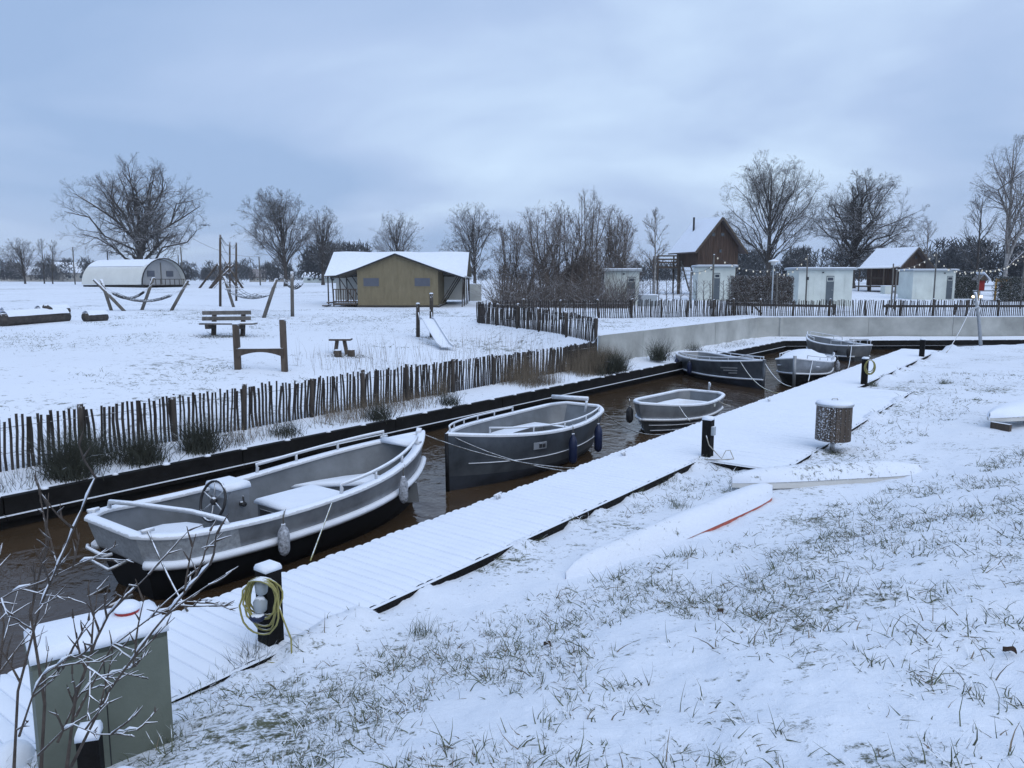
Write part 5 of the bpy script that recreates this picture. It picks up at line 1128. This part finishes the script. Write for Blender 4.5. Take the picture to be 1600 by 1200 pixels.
for a in (('oak_tree', 222, 128, 238, 108, 335, 'huge spreading leafless oak behind the barrel lodge', 3, 'oak', 'bark'),
          ('round_tree', 447, 108, 292, 370, 503, 'round topped leafless tree left of the safari tent', 8, 'round', 'bark'),
          ('bare_tree', 505, 125, 322, 478, 540, 'smaller leafless tree between the round tree and the safari tent', 5, 'round', 'bark'),
          ('bare_tree', 622, 120, 328, 573, 668, 'leafless tree rising straight behind the safari tent roof', 6, 'round', 'bark'),
          ('bare_tree', 742, 92, 315, 683, 792, 'fan shaped leafless tree just right of the tents', 9, 'round', 'bark'),
          ('oak_tree', 1199, 100, 235, 1112, 1285, 'tall dense leafless tree right of the stilted cabin', 12, 'round', 'bark'),
          ('oak_tree', 1330, 97, 263, 1255, 1435, 'broad leafless oak behind the larger white shed', 14, 'oak', 'bark'),
          ('young_tree', 1444, 125, 345, 1420, 1470, 'small slim leafless tree right of the low cabin', 15, 'slim', 'bark_brown'),
          ('bare_tree', 1522, 82, 303, 1480, 1572, 'upright leafless tree left of the weeping birch', 16, 'slim', 'bark'),
          ('birch_tree', 1568, 76, 217, 1506, 1628, 'tall pale weeping birch at the right picture edge', 17, 'weeping', 'bark_pale'),
          ('young_birch', 1022, 75, 328, 995, 1048, 'slender young birch left of the stilted cabin', 18, 'slim', 'bark_pale'),
          ('young_tree', 40, 150, 371, 2, 62, 'leafless young tree nearest the left picture edge', 20, 'round', 'bark'),
          ('young_tree', 70, 155, 374, 54, 84, 'thin leafless tree in the middle of the far left three', 21, 'slim', 'bark'),
          ('young_tree', 83, 150, 377, 72, 102, 'thin leafless tree rightmost of the far left three', 22, 'slim', 'bark')):
    nT += tree(*a[:8], kind=a[8], m=a[9], dens=1. if a[1] in (222, 1199, 1330, 447) else .67)
for k, (px, Y, yt, xl, xr, lab) in enumerate(((800, 54, 345, 765, 838, 'low bushy shrub at the left end of the leafless thicket'), (842, 52, 322, 792, 888, 'leafless shrub second from the left in the thicket'), (872, 55, 310, 835, 912, 'tall leafless shrub in the middle of the thicket'), (912, 53, 297, 878, 955, 'tallest leafless shrub of the thicket'), (945, 57, 320, 905, 990, 'reddish leafless shrub right of the tallest one'), (968, 60, 335, 935, 1005, 'spreading leafless shrub at the right end of the thicket'))):
    nT += tree('thicket_shrub', px, Y, yt, xl, xr, lab, 40+k, 'shrub', 'bark_brown', cat='shrub', group='leafless thicket beside the fence')
# low tangle under the thicket
def brush(name, x0, x1, Y, h, n, m, label, cat='shrub', kind=None, thick=.012, group=None, dy=1.2, seed=1, spread=.5):
    rg = np.random.default_rng(seed); xa, xb = atd(x0, 450, Y)[0], atd(x1, 450, Y)[0]; bx = rg.uniform(xa, xb, n); by = Y+rg.uniform(-dy, dy, n); bz = far_h(bx, by); P = np.zeros((n, 4, 3)); d = rg.normal(size=(n, 3))*spread; d[:, 2] = 1; hh_ = h*rg.uniform(.4, 1.05, n)
    for k in range(4): P[:, k] = np.stack([bx, by, bz], -1)+d*(hh_*k/3)[:, None]; d = d+rg.normal(size=(n, 3))*.15
    Rd = np.full((n, 4), thick)*np.linspace(1, .45, 4)[None]; v, f = tubes_np(P, Rd, 3); o = np_mesh(name, v, f, m, None, False); return tag(o, label, cat, group, kind)
brush('undergrowth', 772, 985, 51, 2.0, 1800, 'bark_brown', 'tangled brown undergrowth at the foot of the thicket', 'undergrowth', kind='stuff', dy=2.2, spread=.55, thick=.014)
def hedge(x0, x1, ytop, Y, dep, label, seed, m='hedge', n=10000, ragged=.08):
    rg = np.random.default_rng(seed); xa, xb = atd(x0, 450, Y)[0], atd(x1, 450, Y)[0]; zb = float(far_h((xa+xb)/2, Y)); h = atd(x0, ytop, Y)[2]-zb
    root = empty('hedge', ((xa+xb)/2, Y, zb), 0, label, 'hedge', 'clipped hedges'); w = xb-xa; c = np.stack([rg.uniform(-w/2, w/2, n), rg.uniform(0, dep, n), h*rg.uniform(0.02, 1, n)+rg.normal(size=n)*ragged*.5], -1)
    edge = rg.random(n) < .5; c[edge, 1] = rg.uniform(-.05, .12, edge.sum()); d = rg.normal(size=(n, 3)); d[:, 2] += .6; d /= np.linalg.norm(d, axis=1)[:, None]; L = rg.uniform(.08, .28, n)[:, None]
    P = np.stack([c-d*L*.5, c+d*L*.5], 1); v, f = tubes_np(P, np.full((n, 2), .014), 3); tag(np_mesh('foliage', v, f, m, root, False), kind='stuff')
    for k in range(int(w/.8)): MB().tube([V(-w/2+.4+k*.8, dep/2, -.1), V(-w/2+.4+k*.8, dep/2, h*.7)], .03, 5).build('stem', 'bark', root)
hedge(1143, 1240, 432, 54, 1.3, 'dense clipped brown hedge between the second and third white sheds', 1); hedge(1562, 1640, 433, 66, 1.2, 'dark clipped hedge behind the playground tower', 2, 'rush', 7000); hedge(1493, 1532, 432, 72, 1.0, 'grey green hedge between the last white shed and the playground', 3, 'rush', 5000)
# row of saplings with thin crowns
sap = None
for k, px in enumerate((1004, 1016, 1028, 1041, 1053, 1064, 1076, 1088, 1098, 1108, 1128, 1140)):
    rg = np.random.default_rng(70+k % 4)
    x = atd(px, 450, 53)[0]; root = empty('hedge_sapling', gxy(x, 53+random.uniform(-.3, .3)), 0, ['first', 'second', 'third', 'fourth', 'fifth', 'sixth', 'seventh', 'eighth', 'ninth', 'tenth', 'eleventh', 'twelfth'][k]+' trained sapling from the left in the thin hedge row', 'sapling', 'young hedge row')
    v, f, out = grow(rg, [([(0, 0, -.1), (.03, 0, .7), (0, 0, 1.75)], .03, .012)], (0, 0, 1.2, .42, .3, .62), [(14, .45, 60, 4, 3, .25, .5), (8, .5, 50, 3, 3, .1, .7)], up=.05, wob=.2)
    np_mesh('stem', out[0][0], out[0][1], 'bark', root); np_mesh('crown', np.concatenate([out[1][0], out[2][0]]), np.concatenate([out[1][1], out[2][1]+len(out[1][0])]), 'hedge', root, False)
# far woods on the horizon
def woods(name, spans, label, seed):
    rg = np.random.default_rng(seed); V_, F_ = [], []; o = 0
    for (x0, x1, Y, y0, y1, n) in spans:
        for k in range(n):
            px = rg.uniform(x0, x1); yy = Y*rg.uniform(.93, 1.12); x = atd(px, 440, yy)[0]; zb = float(far_h(x, yy)); H_ = max(2, atd(px, rg.uniform(y0, y1), yy)[2]-zb); m_ = 110; w = H_*rg.uniform(.3, .5)
            a = rg.uniform(0, 2*pi, m_); r = w*np.sqrt(rg.random(m_)); zc = H_*rg.uniform(.12, 1, m_)**.8; r = r*np.sqrt(np.maximum(.05, 1-(zc/H_-.45)**2*2.6)); c = np.stack([x+r*np.cos(a), yy+r*np.sin(a), zb+zc], -1); d = rg.normal(size=(m_, 3)); d[:, 2] = np.abs(d[:, 2])+.6; d /= np.linalg.norm(d, axis=1)[:, None]; L = H_*rg.uniform(.05, .16, m_)[:, None]
            P = np.stack([c-d*L, c+d*L], 1); v, f = tubes_np(P, np.stack([np.full(m_, H_*.015), np.full(m_, H_*.006)], 1), 3); V_.append(v); F_.append(f+o); o += len(v)
    t = np_mesh(name, np.concatenate(V_), np.concatenate(F_), 'far_wood', None, False); tag(t, label, 'woods', kind='stuff')
woods('far_woods', [(-60, 145, 260, 402, 425, 60), (280, 520, 240, 404, 426, 70), (520, 800, 260, 412, 428, 50)], 'dark line of far woods along the horizon on the left', 5)
woods('far_woods', [(480, 575, 190, 378, 400, 26), (985, 1130, 180, 405, 425, 30), (1130, 1480, 170, 385, 420, 85), (1470, 1700, 130, 372, 412, 50), (800, 1000, 220, 405, 428, 30)], 'dark woods behind the cabins on the right and beside the tent', 6)
print('tree faces', nT)
# ------------------------------------------------------------------ grass, rushes, reeds
def blades_np(base, dirs, L, w, rg, K=4, bend=.5):
    """tapering bent strips: base (N,3), dirs (N,3) unit, L (N), w (N)"""
    N = len(base); side = np.cross(dirs, rg.normal(size=(N, 3))); side /= np.linalg.norm(side, axis=1)[:, None]+1e-9; P = np.zeros((N, K, 2, 3)); cur = base.copy(); d = dirs.copy(); fall = rg.normal(size=(N, 3))*bend*.35; fall[:, 2] = -bend*np.abs(rg.normal(size=N))*.35
    for k in range(K):
        ww = (w*(1-.9*k/(K-1)))[:, None]*.5; P[:, k, 0] = cur-side*ww; P[:, k, 1] = cur+side*ww; cur = cur+d*(L/(K-1))[:, None]; d = d+fall; d /= np.linalg.norm(d, axis=1)[:, None]
    v = P.reshape(-1, 3); b0 = (np.arange(N)*K*2)[:, None]; k = (np.arange(K-1)*2)[None]; f = np.stack([b0+k, b0+k+1, b0+k+3, b0+k+2], -1).reshape(-1, 4); return v, f
rg = np.random.default_rng(77)
def bank_grass():
    N = 190000; r = 1.6+30*rg.random(N)**1.7; th = rg.uniform(-.80, .80, N); x = r*np.sin(th); y = r*np.cos(th); s, q = sqof(x, y); u = .57*x-.82*(y-7.3); land = np.where((s > 13.2) & (s < 25.2), Q_PLAT, Q_LAND)
    a = gp(1290, 712, bank_h); b_ = gp(1592, 552, bank_h); ab = (b_-a)[:2]; Lab = np.hypot(*ab); ab /= Lab; al = (x-a[0])*ab[0]+(y-a[1])*ab[1]; dd = np.abs((x-a[0])*ab[1]-(y-a[1])*ab[0])
    n1_ = vnoise(x*.9+3, y*.9); n2_ = vnoise(x*2.6, y*2.6+7); patch = n1_*.6+n2_*.4
    de = np.zeros(N); de = np.maximum(de, np.where(u > -.1, .75*np.exp(-((u-1.2)/1.5)**2)+.30, 0)*sm(.30, .62, patch)*1.25)
    de = np.maximum(de, np.where((s > 8.6) & (s < 13.6) & (q-Q_LAND < .25+.36*(s-8.6)) & (q > Q_LAND), .95, 0)*sm(.22, .5, patch)*1.2); de = np.maximum(de, np.where((al > -1.5) & (al < Lab+3) & (dd < .9+.05*al), .8*sm(.25, .6, patch), 0))
    de = np.maximum(de, np.where((q-land > .0) & (q-land < .35), .6, 0)*sm(.4, .65, patch))
    right = sm(-1, 4, x-.55*y)*sm(2.0, 4.0, u); de *= 1-.5*right*(1-sm(.55, .75, n1_))
    de *= np.where(q > land+.02, 1, 0)
    kx, ky = ka[:2], kb[:2]; kd = ky-kx; kl = np.hypot(*kd); kd /= kl; t = (x-kx[0])*kd[0]+(y-kx[1])*kd[1]; ds = np.abs((x-kx[0])*kd[1]-(y-kx[1])*kd[0]); de[(t > -.2) & (t < kl+.1) & (ds < .36)] = 0
    kx, ky = ca[:2], cb_[:2]; kd = ky-kx; kl = np.hypot(*kd); kd /= kl; t = (x-kx[0])*kd[0]+(y-kx[1])*kd[1]; ds = np.abs((x-kx[0])*kd[1]-(y-kx[1])*kd[0]); de[(t > -.1) & (t < kl+.1) & (ds < .42)] = 0
    keep = rg.random(N) < de*.95; x, y = x[keep], y[keep]; n = len(x)
    # blades stand in loose tufts: pull each towards a jittered cell centre
    cs = .13; cxx = (np.floor(x/cs)+.2+.6*hsh(np.floor(x/cs).astype(np.int64), np.floor(y/cs).astype(np.int64)))*cs; cyy = (np.floor(y/cs)+.2+.6*hsh(np.floor(y/cs).astype(np.int64)+91, np.floor(x/cs).astype(np.int64)))*cs; pl = rg.uniform(0, .8, n); x = x*(1-pl)+cxx*pl; y = y*(1-pl)+cyy*pl
    base = np.stack([x, y, bank_h(x, y)-.012], -1); d = rg.normal(size=(n, 3))*.75; d[:, 2] = np.abs(d[:, 2])*.5+.32; d /= np.linalg.norm(d, axis=1)[:, None]; cl_ = .7+.9*hsh(np.floor(x/cs).astype(np.int64)*3+7, np.floor(y/cs).astype(np.int64)*5+1)**2; L = (rg.gamma(4., .020, n)*cl_).clip(.025, .26); w = rg.uniform(.004, .0095, n)*(1+np.hypot(x, y)*.035)
    # denser clumps of longer, bent blades
    ci = rg.choice(n, 700, replace=False); nb = 16; bx = np.repeat(base[ci], nb, 0)+rg.normal(size=(700*nb, 3))*np.array([.045, .045, 0]); bx[:, 2] = bank_h(bx[:, 0], bx[:, 1])-.015
    dd_ = rg.normal(size=(700*nb, 3))*.7; dd_[:, 2] = np.abs(dd_[:, 2])*.4+.5; dd_ /= np.linalg.norm(dd_, axis=1)[:, None]; cl2 = np.repeat(rg.uniform(.07, .17, 700), nb)
    base = np.concatenate([bx, base]); d = np.concatenate([dd_, d]); L = np.concatenate([cl2*rg.uniform(.5, 1.1, 700*nb), L]); w = np.concatenate([rg.uniform(.005, .010, 700*nb)*(1+np.hypot(bx[:, 0], bx[:, 1])*.03), w]); n = len(L)
    v, f = blades_np(base, d, L, w, rg, 4, .6); h_ = n//5*4*3
    g = np_mesh('grass', v, f[:h_], 'grass', None, False); tag(g, 'short green grass blades poking through the snow on the bank', 'grass', kind='stuff')
    g = np_mesh('dry_grass', v, f[h_:], 'straw', None, False); tag(g, 'dry straw coloured blades among the bank grass', 'grass', kind='stuff')
bank_grass()
def tuft(name, p, n, h, spread, m, label, cat='grass tuft', group='rush tufts', w=.007, bend=.35, rad=.12):
    base = np.asarray(p)[None]+np.stack([rg.normal(size=n)*rad, rg.normal(size=n)*rad, np.full(n, -.03)], -1); d = rg.normal(size=(n, 3))*spread; d[:, 2] = 1; d /= np.linalg.norm(d, axis=1)[:, None]; L = h*rg.uniform(.45, 1.1, n)
    v, f = blades_np(base, d, L, np.full(n, w)*rg.uniform(.7, 1.3, n), rg, 5, bend); return tag(np_mesh(name, v, f, m, None, False), label, cat, group)
for px, py, n, h, lab in ((112, 745, 800, 1.0, 'leftmost tall dark rush tuft in front of the canal fence'), (150, 722, 300, .75, 'dark rush tuft just right of the leftmost one'), (222, 722, 800, .7, 'broad dark rush tuft second along the canal fence'), (312, 704, 800, .8, 'dark rush tuft third along the canal fence'), (445, 680, 260, .48, 'small rush tuft fourth along the canal fence'), (590, 655, 380, .55, 'rush tuft in the middle of the canal fence'), (700, 632, 260, .5, 'low rush tuft right of the middle one'), (962, 578, 520, .8, 'dark round rush clump at the foot of the concrete wall'), (1029, 562, 520, .95, 'upright dark rush clump by the emblem boat stern'), (1085, 548, 160, .5, 'small rush clump behind the emblem boat')):
    tuft('rush_tuft', gp(px, py) if px < 900 else at(px, py, .6), n, h, .36, 'rush', lab, w=.012, rad=.16)
for px, py, n, h, lab in ((385, 1040, 150, .30, 'dark grass tuft at the foot of the nearest service post'), (345, 1062, 70, .16, 'low grass tuft between post and cabinet'), (1300, 708, 240, .16, 'dark green grass tuft under the litter bin'), (1365, 603, 160, .28, 'grass tuft at the foot of the farther hose post'), (1062, 793, 130, .20, 'spiky grass tuft between jetty and kayak'), (660, 992, 110, .24, 'spiky grass tuft at the top of the grassy slope'), (1475, 600, 160, .3, 'tall grass tuft on the far bank strip'), (1150, 765, 80, .2, 'grass tuft beside the canoe tip')):
    p = gp(px, py, bank_h)
    if px == 385: p = at(388, 1040, .38)
    tuft('grass_tuft', p, n, h, .45, 'rush' if px in (385, 1300) else 'grass', lab, group='grass tufts on the bank', w=.006, rad=.07)
p = gp(10, 1150, bank_h); tuft('grass_tuft', p+V(0, .1, 0), 160, .5, .25, 'straw', 'tall pale grass tuft at the bottom left picture corner', group='grass tufts on the bank', w=.006, rad=.08)
def strew(name, s0, s1, q0, q1, n, h, m, label, w=.006, spread=.18, dens=None, bend=.25, hf=far_h):
    s = rg.uniform(s0, s1, n); q = rg.uniform(q0, q1, n); x = s*E_[0]+q*N_[0]; y = s*E_[1]+q*N_[1]
    k = rg.random(n) < sm(.25, .7, vnoise(x*.8+5, y*.8)); x, y = x[k], y[k]; n = len(x); base = np.stack([x, y, hf(x, y)-.02], -1); d = rg.normal(size=(n, 3))*spread; d[:, 2] = 1; d /= np.linalg.norm(d, axis=1)[:, None]; L = h*rg.uniform(.4, 1.1, n)
    v, f = blades_np(base, d, L, np.full(n, w), rg, 4, bend); tag(np_mesh(name, v, f, m, None, False), label, 'reeds', kind='stuff')
strew('reeds', 15.5, 24.6, -14.4, -13.3, 12000, .95, 'straw', 'dense dry brown reeds along the right part of the canal fence', .0075, .16); strew('reeds', 8, 16, -14.4, -13.3, 3000, .5, 'straw', 'sparse dry stems along the middle of the canal fence', .008, .3)
strew('reeds', 0, 9, -14.4, -13.2, 2600, .35, 'rush', 'short weeds along the left part of the canal fence', .008, .4); strew('reeds', 14, 25, -20, -14.8, 900, .9, 'straw', 'thin reed stems behind the canal fence near the slide', .009, .12); strew('reeds', 22.5, 25.5, -14.3, -13.1, 1800, .8, 'rush', 'dark weeds by the concrete wall corner', .009, .35)
strew('weeds', 25.5, 41, -14.3, -13.1, 1500, .22, 'rush', 'low weeds on the ledge under the concrete wall', .008, .6, hf=lambda x, y: np.full_like(x, .58))
def meadow_tufts():
    N = 9000; px = rg.uniform(-200, 1100, N); yy = 13+34*rg.random(N)**.7; x = (px-800)/FPX*yy; s, q = sqof(x, yy); k = (q < -14.8) & ((vnoise(x*.45, yy*.45) > .56) | (vnoise(x*.16+9, yy*.16) > .6)); x, yy = x[k], yy[k]; n = len(x); m_ = 5
    X = np.repeat(x, m_)+rg.normal(size=n*m_)*.1; Y = np.repeat(yy, m_)+rg.normal(size=n*m_)*.1; base = np.stack([X, Y, far_h(X, Y)-.02], -1); d = rg.normal(size=(n*m_, 3))*.8; d[:, 2] = .5; d /= np.linalg.norm(d, axis=1)[:, None]; v, f = blades_np(base, d, rg.uniform(.04, .13, n*m_), np.full(n*m_, .014), rg, 3, .5); tag(np_mesh('meadow_grass', v, f, 'grass', None, False), 'scattered tufts of grass showing through the meadow snow', 'grass', kind='stuff')
meadow_tufts()
for px, py, r_, n, lab in ((352, 526, .5, 700, 'trampled bare grass under the park bench'), (540, 556, .3, 300, 'bare grass around the small table'), (665, 528, .25, 250, 'bare grass at the foot of the slide')):
    p = gp(px, py); m_ = n; X = p[0]+rg.normal(size=m_)*r_*1.3; Y = p[1]+rg.normal(size=m_)*r_*.8; base = np.stack([X, Y, far_h(X, Y)-.02], -1); d = rg.normal(size=(m_, 3))*.8; d[:, 2] = .5; d /= np.linalg.norm(d, axis=1)[:, None]; v, f = blades_np(base, d, rg.uniform(.05, .16, m_), np.full(m_, .014), rg, 3, .5); tag(np_mesh('bare_grass', v, f, 'rush', None, False), lab, 'grass', kind='stuff')
# fallen leaves
for px, py, lab in ((1577, 1024, 'curled brown leaf on the snow near the right edge'), (855, 1012, 'brown leaf on the snow in the middle of the slope'), (1125, 960, 'brown leaf among grass right of the slope middle')):
    p = gp(px, py, bank_h); m = MB(); m.grid([[V(.035*math.sin(v*pi)*(u-.5)*1.6+.0, -.04+.08*v, .018+.03*abs(u-.5)*(1+v)+.012*math.sin(5*v)) for v in np.linspace(.02, .98, 6)] for u in np.linspace(0, 1, 5)]); tag(m.build('fallen_leaf', 'leaf', None, True, p, random.uniform(0, 3)), lab, 'leaf', 'fallen leaves')
# ------------------------------------------------------------------ snowy shrub in the left foreground
rg2 = np.random.default_rng(5); b0 = gp(70, 1235, bank_h)
def A_(*q): return [atd(px, py, Y)-b0 for px, py, Y in q]
stems = [(A_((62, 1240, 3.55), (70, 1100, 3.5), (48, 960, 3.6), (72, 850, 3.65), (76, 770, 3.7)), 0.0088, .0018), (A_((20, 1240, 3.5), (28, 1080, 3.5), (62, 950, 3.5), (105, 850, 3.4), (150, 745, 3.3)), 0.0072, .0018),
         (A_((100, 1235, 3.45), (118, 1090, 3.4), (150, 1000, 3.4), (170, 960, 3.35), (250, 880, 3.3)), 0.0083, .0018), (A_((110, 1200, 3.5), (170, 1080, 3.4), (240, 985, 3.3), (290, 925, 3.2), (330, 880, 3.15)), 0.0067, .0018),
         (A_((118, 1120, 3.4), (175, 1010, 3.5), (235, 965, 3.5), (290, 940, 3.5), (340, 940, 3.5)), 0.0051, .0018), (A_((-10, 1240, 3.5), (-5, 1090, 3.6), (8, 960, 3.7), (-30, 860, 3.8)), 0.0077, .0018),
         (A_((-40, 960, 3.6), (20, 925, 3.55), (75, 905, 3.5), (125, 880, 3.45), (165, 866, 3.4)), 0.0046, .0018), (A_((60, 1180, 3.4), (110, 1130, 3.3), (160, 1150, 3.2), (215, 1140, 3.2)), 0.0051, .0018), (A_((90, 1160, 3.4), (130, 1070, 3.5), (200, 1045, 3.6), (215, 1040, 3.6)), 0.0051, .0018), (A_((30, 1150, 3.3), (60, 1060, 3.2), (120, 1020, 3.1), (150, 1060, 3.1)), 0.0046, .0018)]
v, f, out = grow(rg2, stems, (-.05, .1, .75, 1.3, 1.2, 1.1), [(7, .32, 48, 5, 5, .15, .5), (3, .42, 45, 4, 4, .2, .7)], up=.10, wob=.08)
sh = empty('snowy_shrub', b0, 0, 'leafless snow dusted shrub in the bottom left foreground', 'shrub'); np_mesh('stem', out[0][0], out[0][1], 'bark_near', sh); tag(np_mesh('branch', out[1][0], out[1][1], 'bark_near', sh), kind='stuff'); tag(np_mesh('twig', out[2][0], out[2][1], 'bark_near', sh), kind='stuff')
# lumps of snow lodged in forks and along branches
lm_ = MB()
T0 = out[0][0].reshape(len(stems), 9, 9, 3).mean(2)
for k in range(len(stems)):
    for i in range(2, 8):
        if rg2.random() < .65 and abs((T0[k, i+1]-T0[k, i])[2]) < .9*np.linalg.norm(T0[k, i+1]-T0[k, i]): a, b_ = T0[k, i], T0[k, i+1]; lm_.tube([a+V(0, 0, .009), a*.6+b_*.4+V(0, 0, .016), b_+V(0, 0, .008)], [.002, .006, .002], 6)
tag(lm_.build('snow_lumps', 'snow', sh, True), kind='stuff')
for px, py, r_, lab in ((20, 1190, .13, 'round snow lump at the bottom left corner'), (190, 1235, .12, 'snow lump at the foot of the foreground shrub')):
    p = gp(px, py, bank_h); tag(MB().lathe([(r_, -.05), (r_*1.05, .03), (r_*.8, .09), (r_*.4, .125), (.02, .135)], (0, 0, 0), 14).build('snow_lump', 'snow', None, True, p), lab, 'snow', 'snow lumps')

# ------------------------------------------------------------------ thin winter haze over the fields
hz = MB().box((0, 600, 16), (2900, 2700, 38.4)); hm = bpy.data.materials.new('haze_air'); hm.use_nodes = True; hn = hm.node_tree
hn.nodes.remove(hn.nodes['Principled BSDF']); pv = hn.nodes.new('ShaderNodeVolumePrincipled'); pv.inputs['Color'].default_value = (.86, .92, 1, 1); pv.inputs['Density'].default_value = .00028
hn.links.new(pv.outputs[0], hn.nodes['Material Output'].inputs['Volume']); M['haze_air'] = hm
tag(hz.build('haze', 'haze_air'), 'thin bluish winter haze over the whole scene', 'haze', kind='stuff')
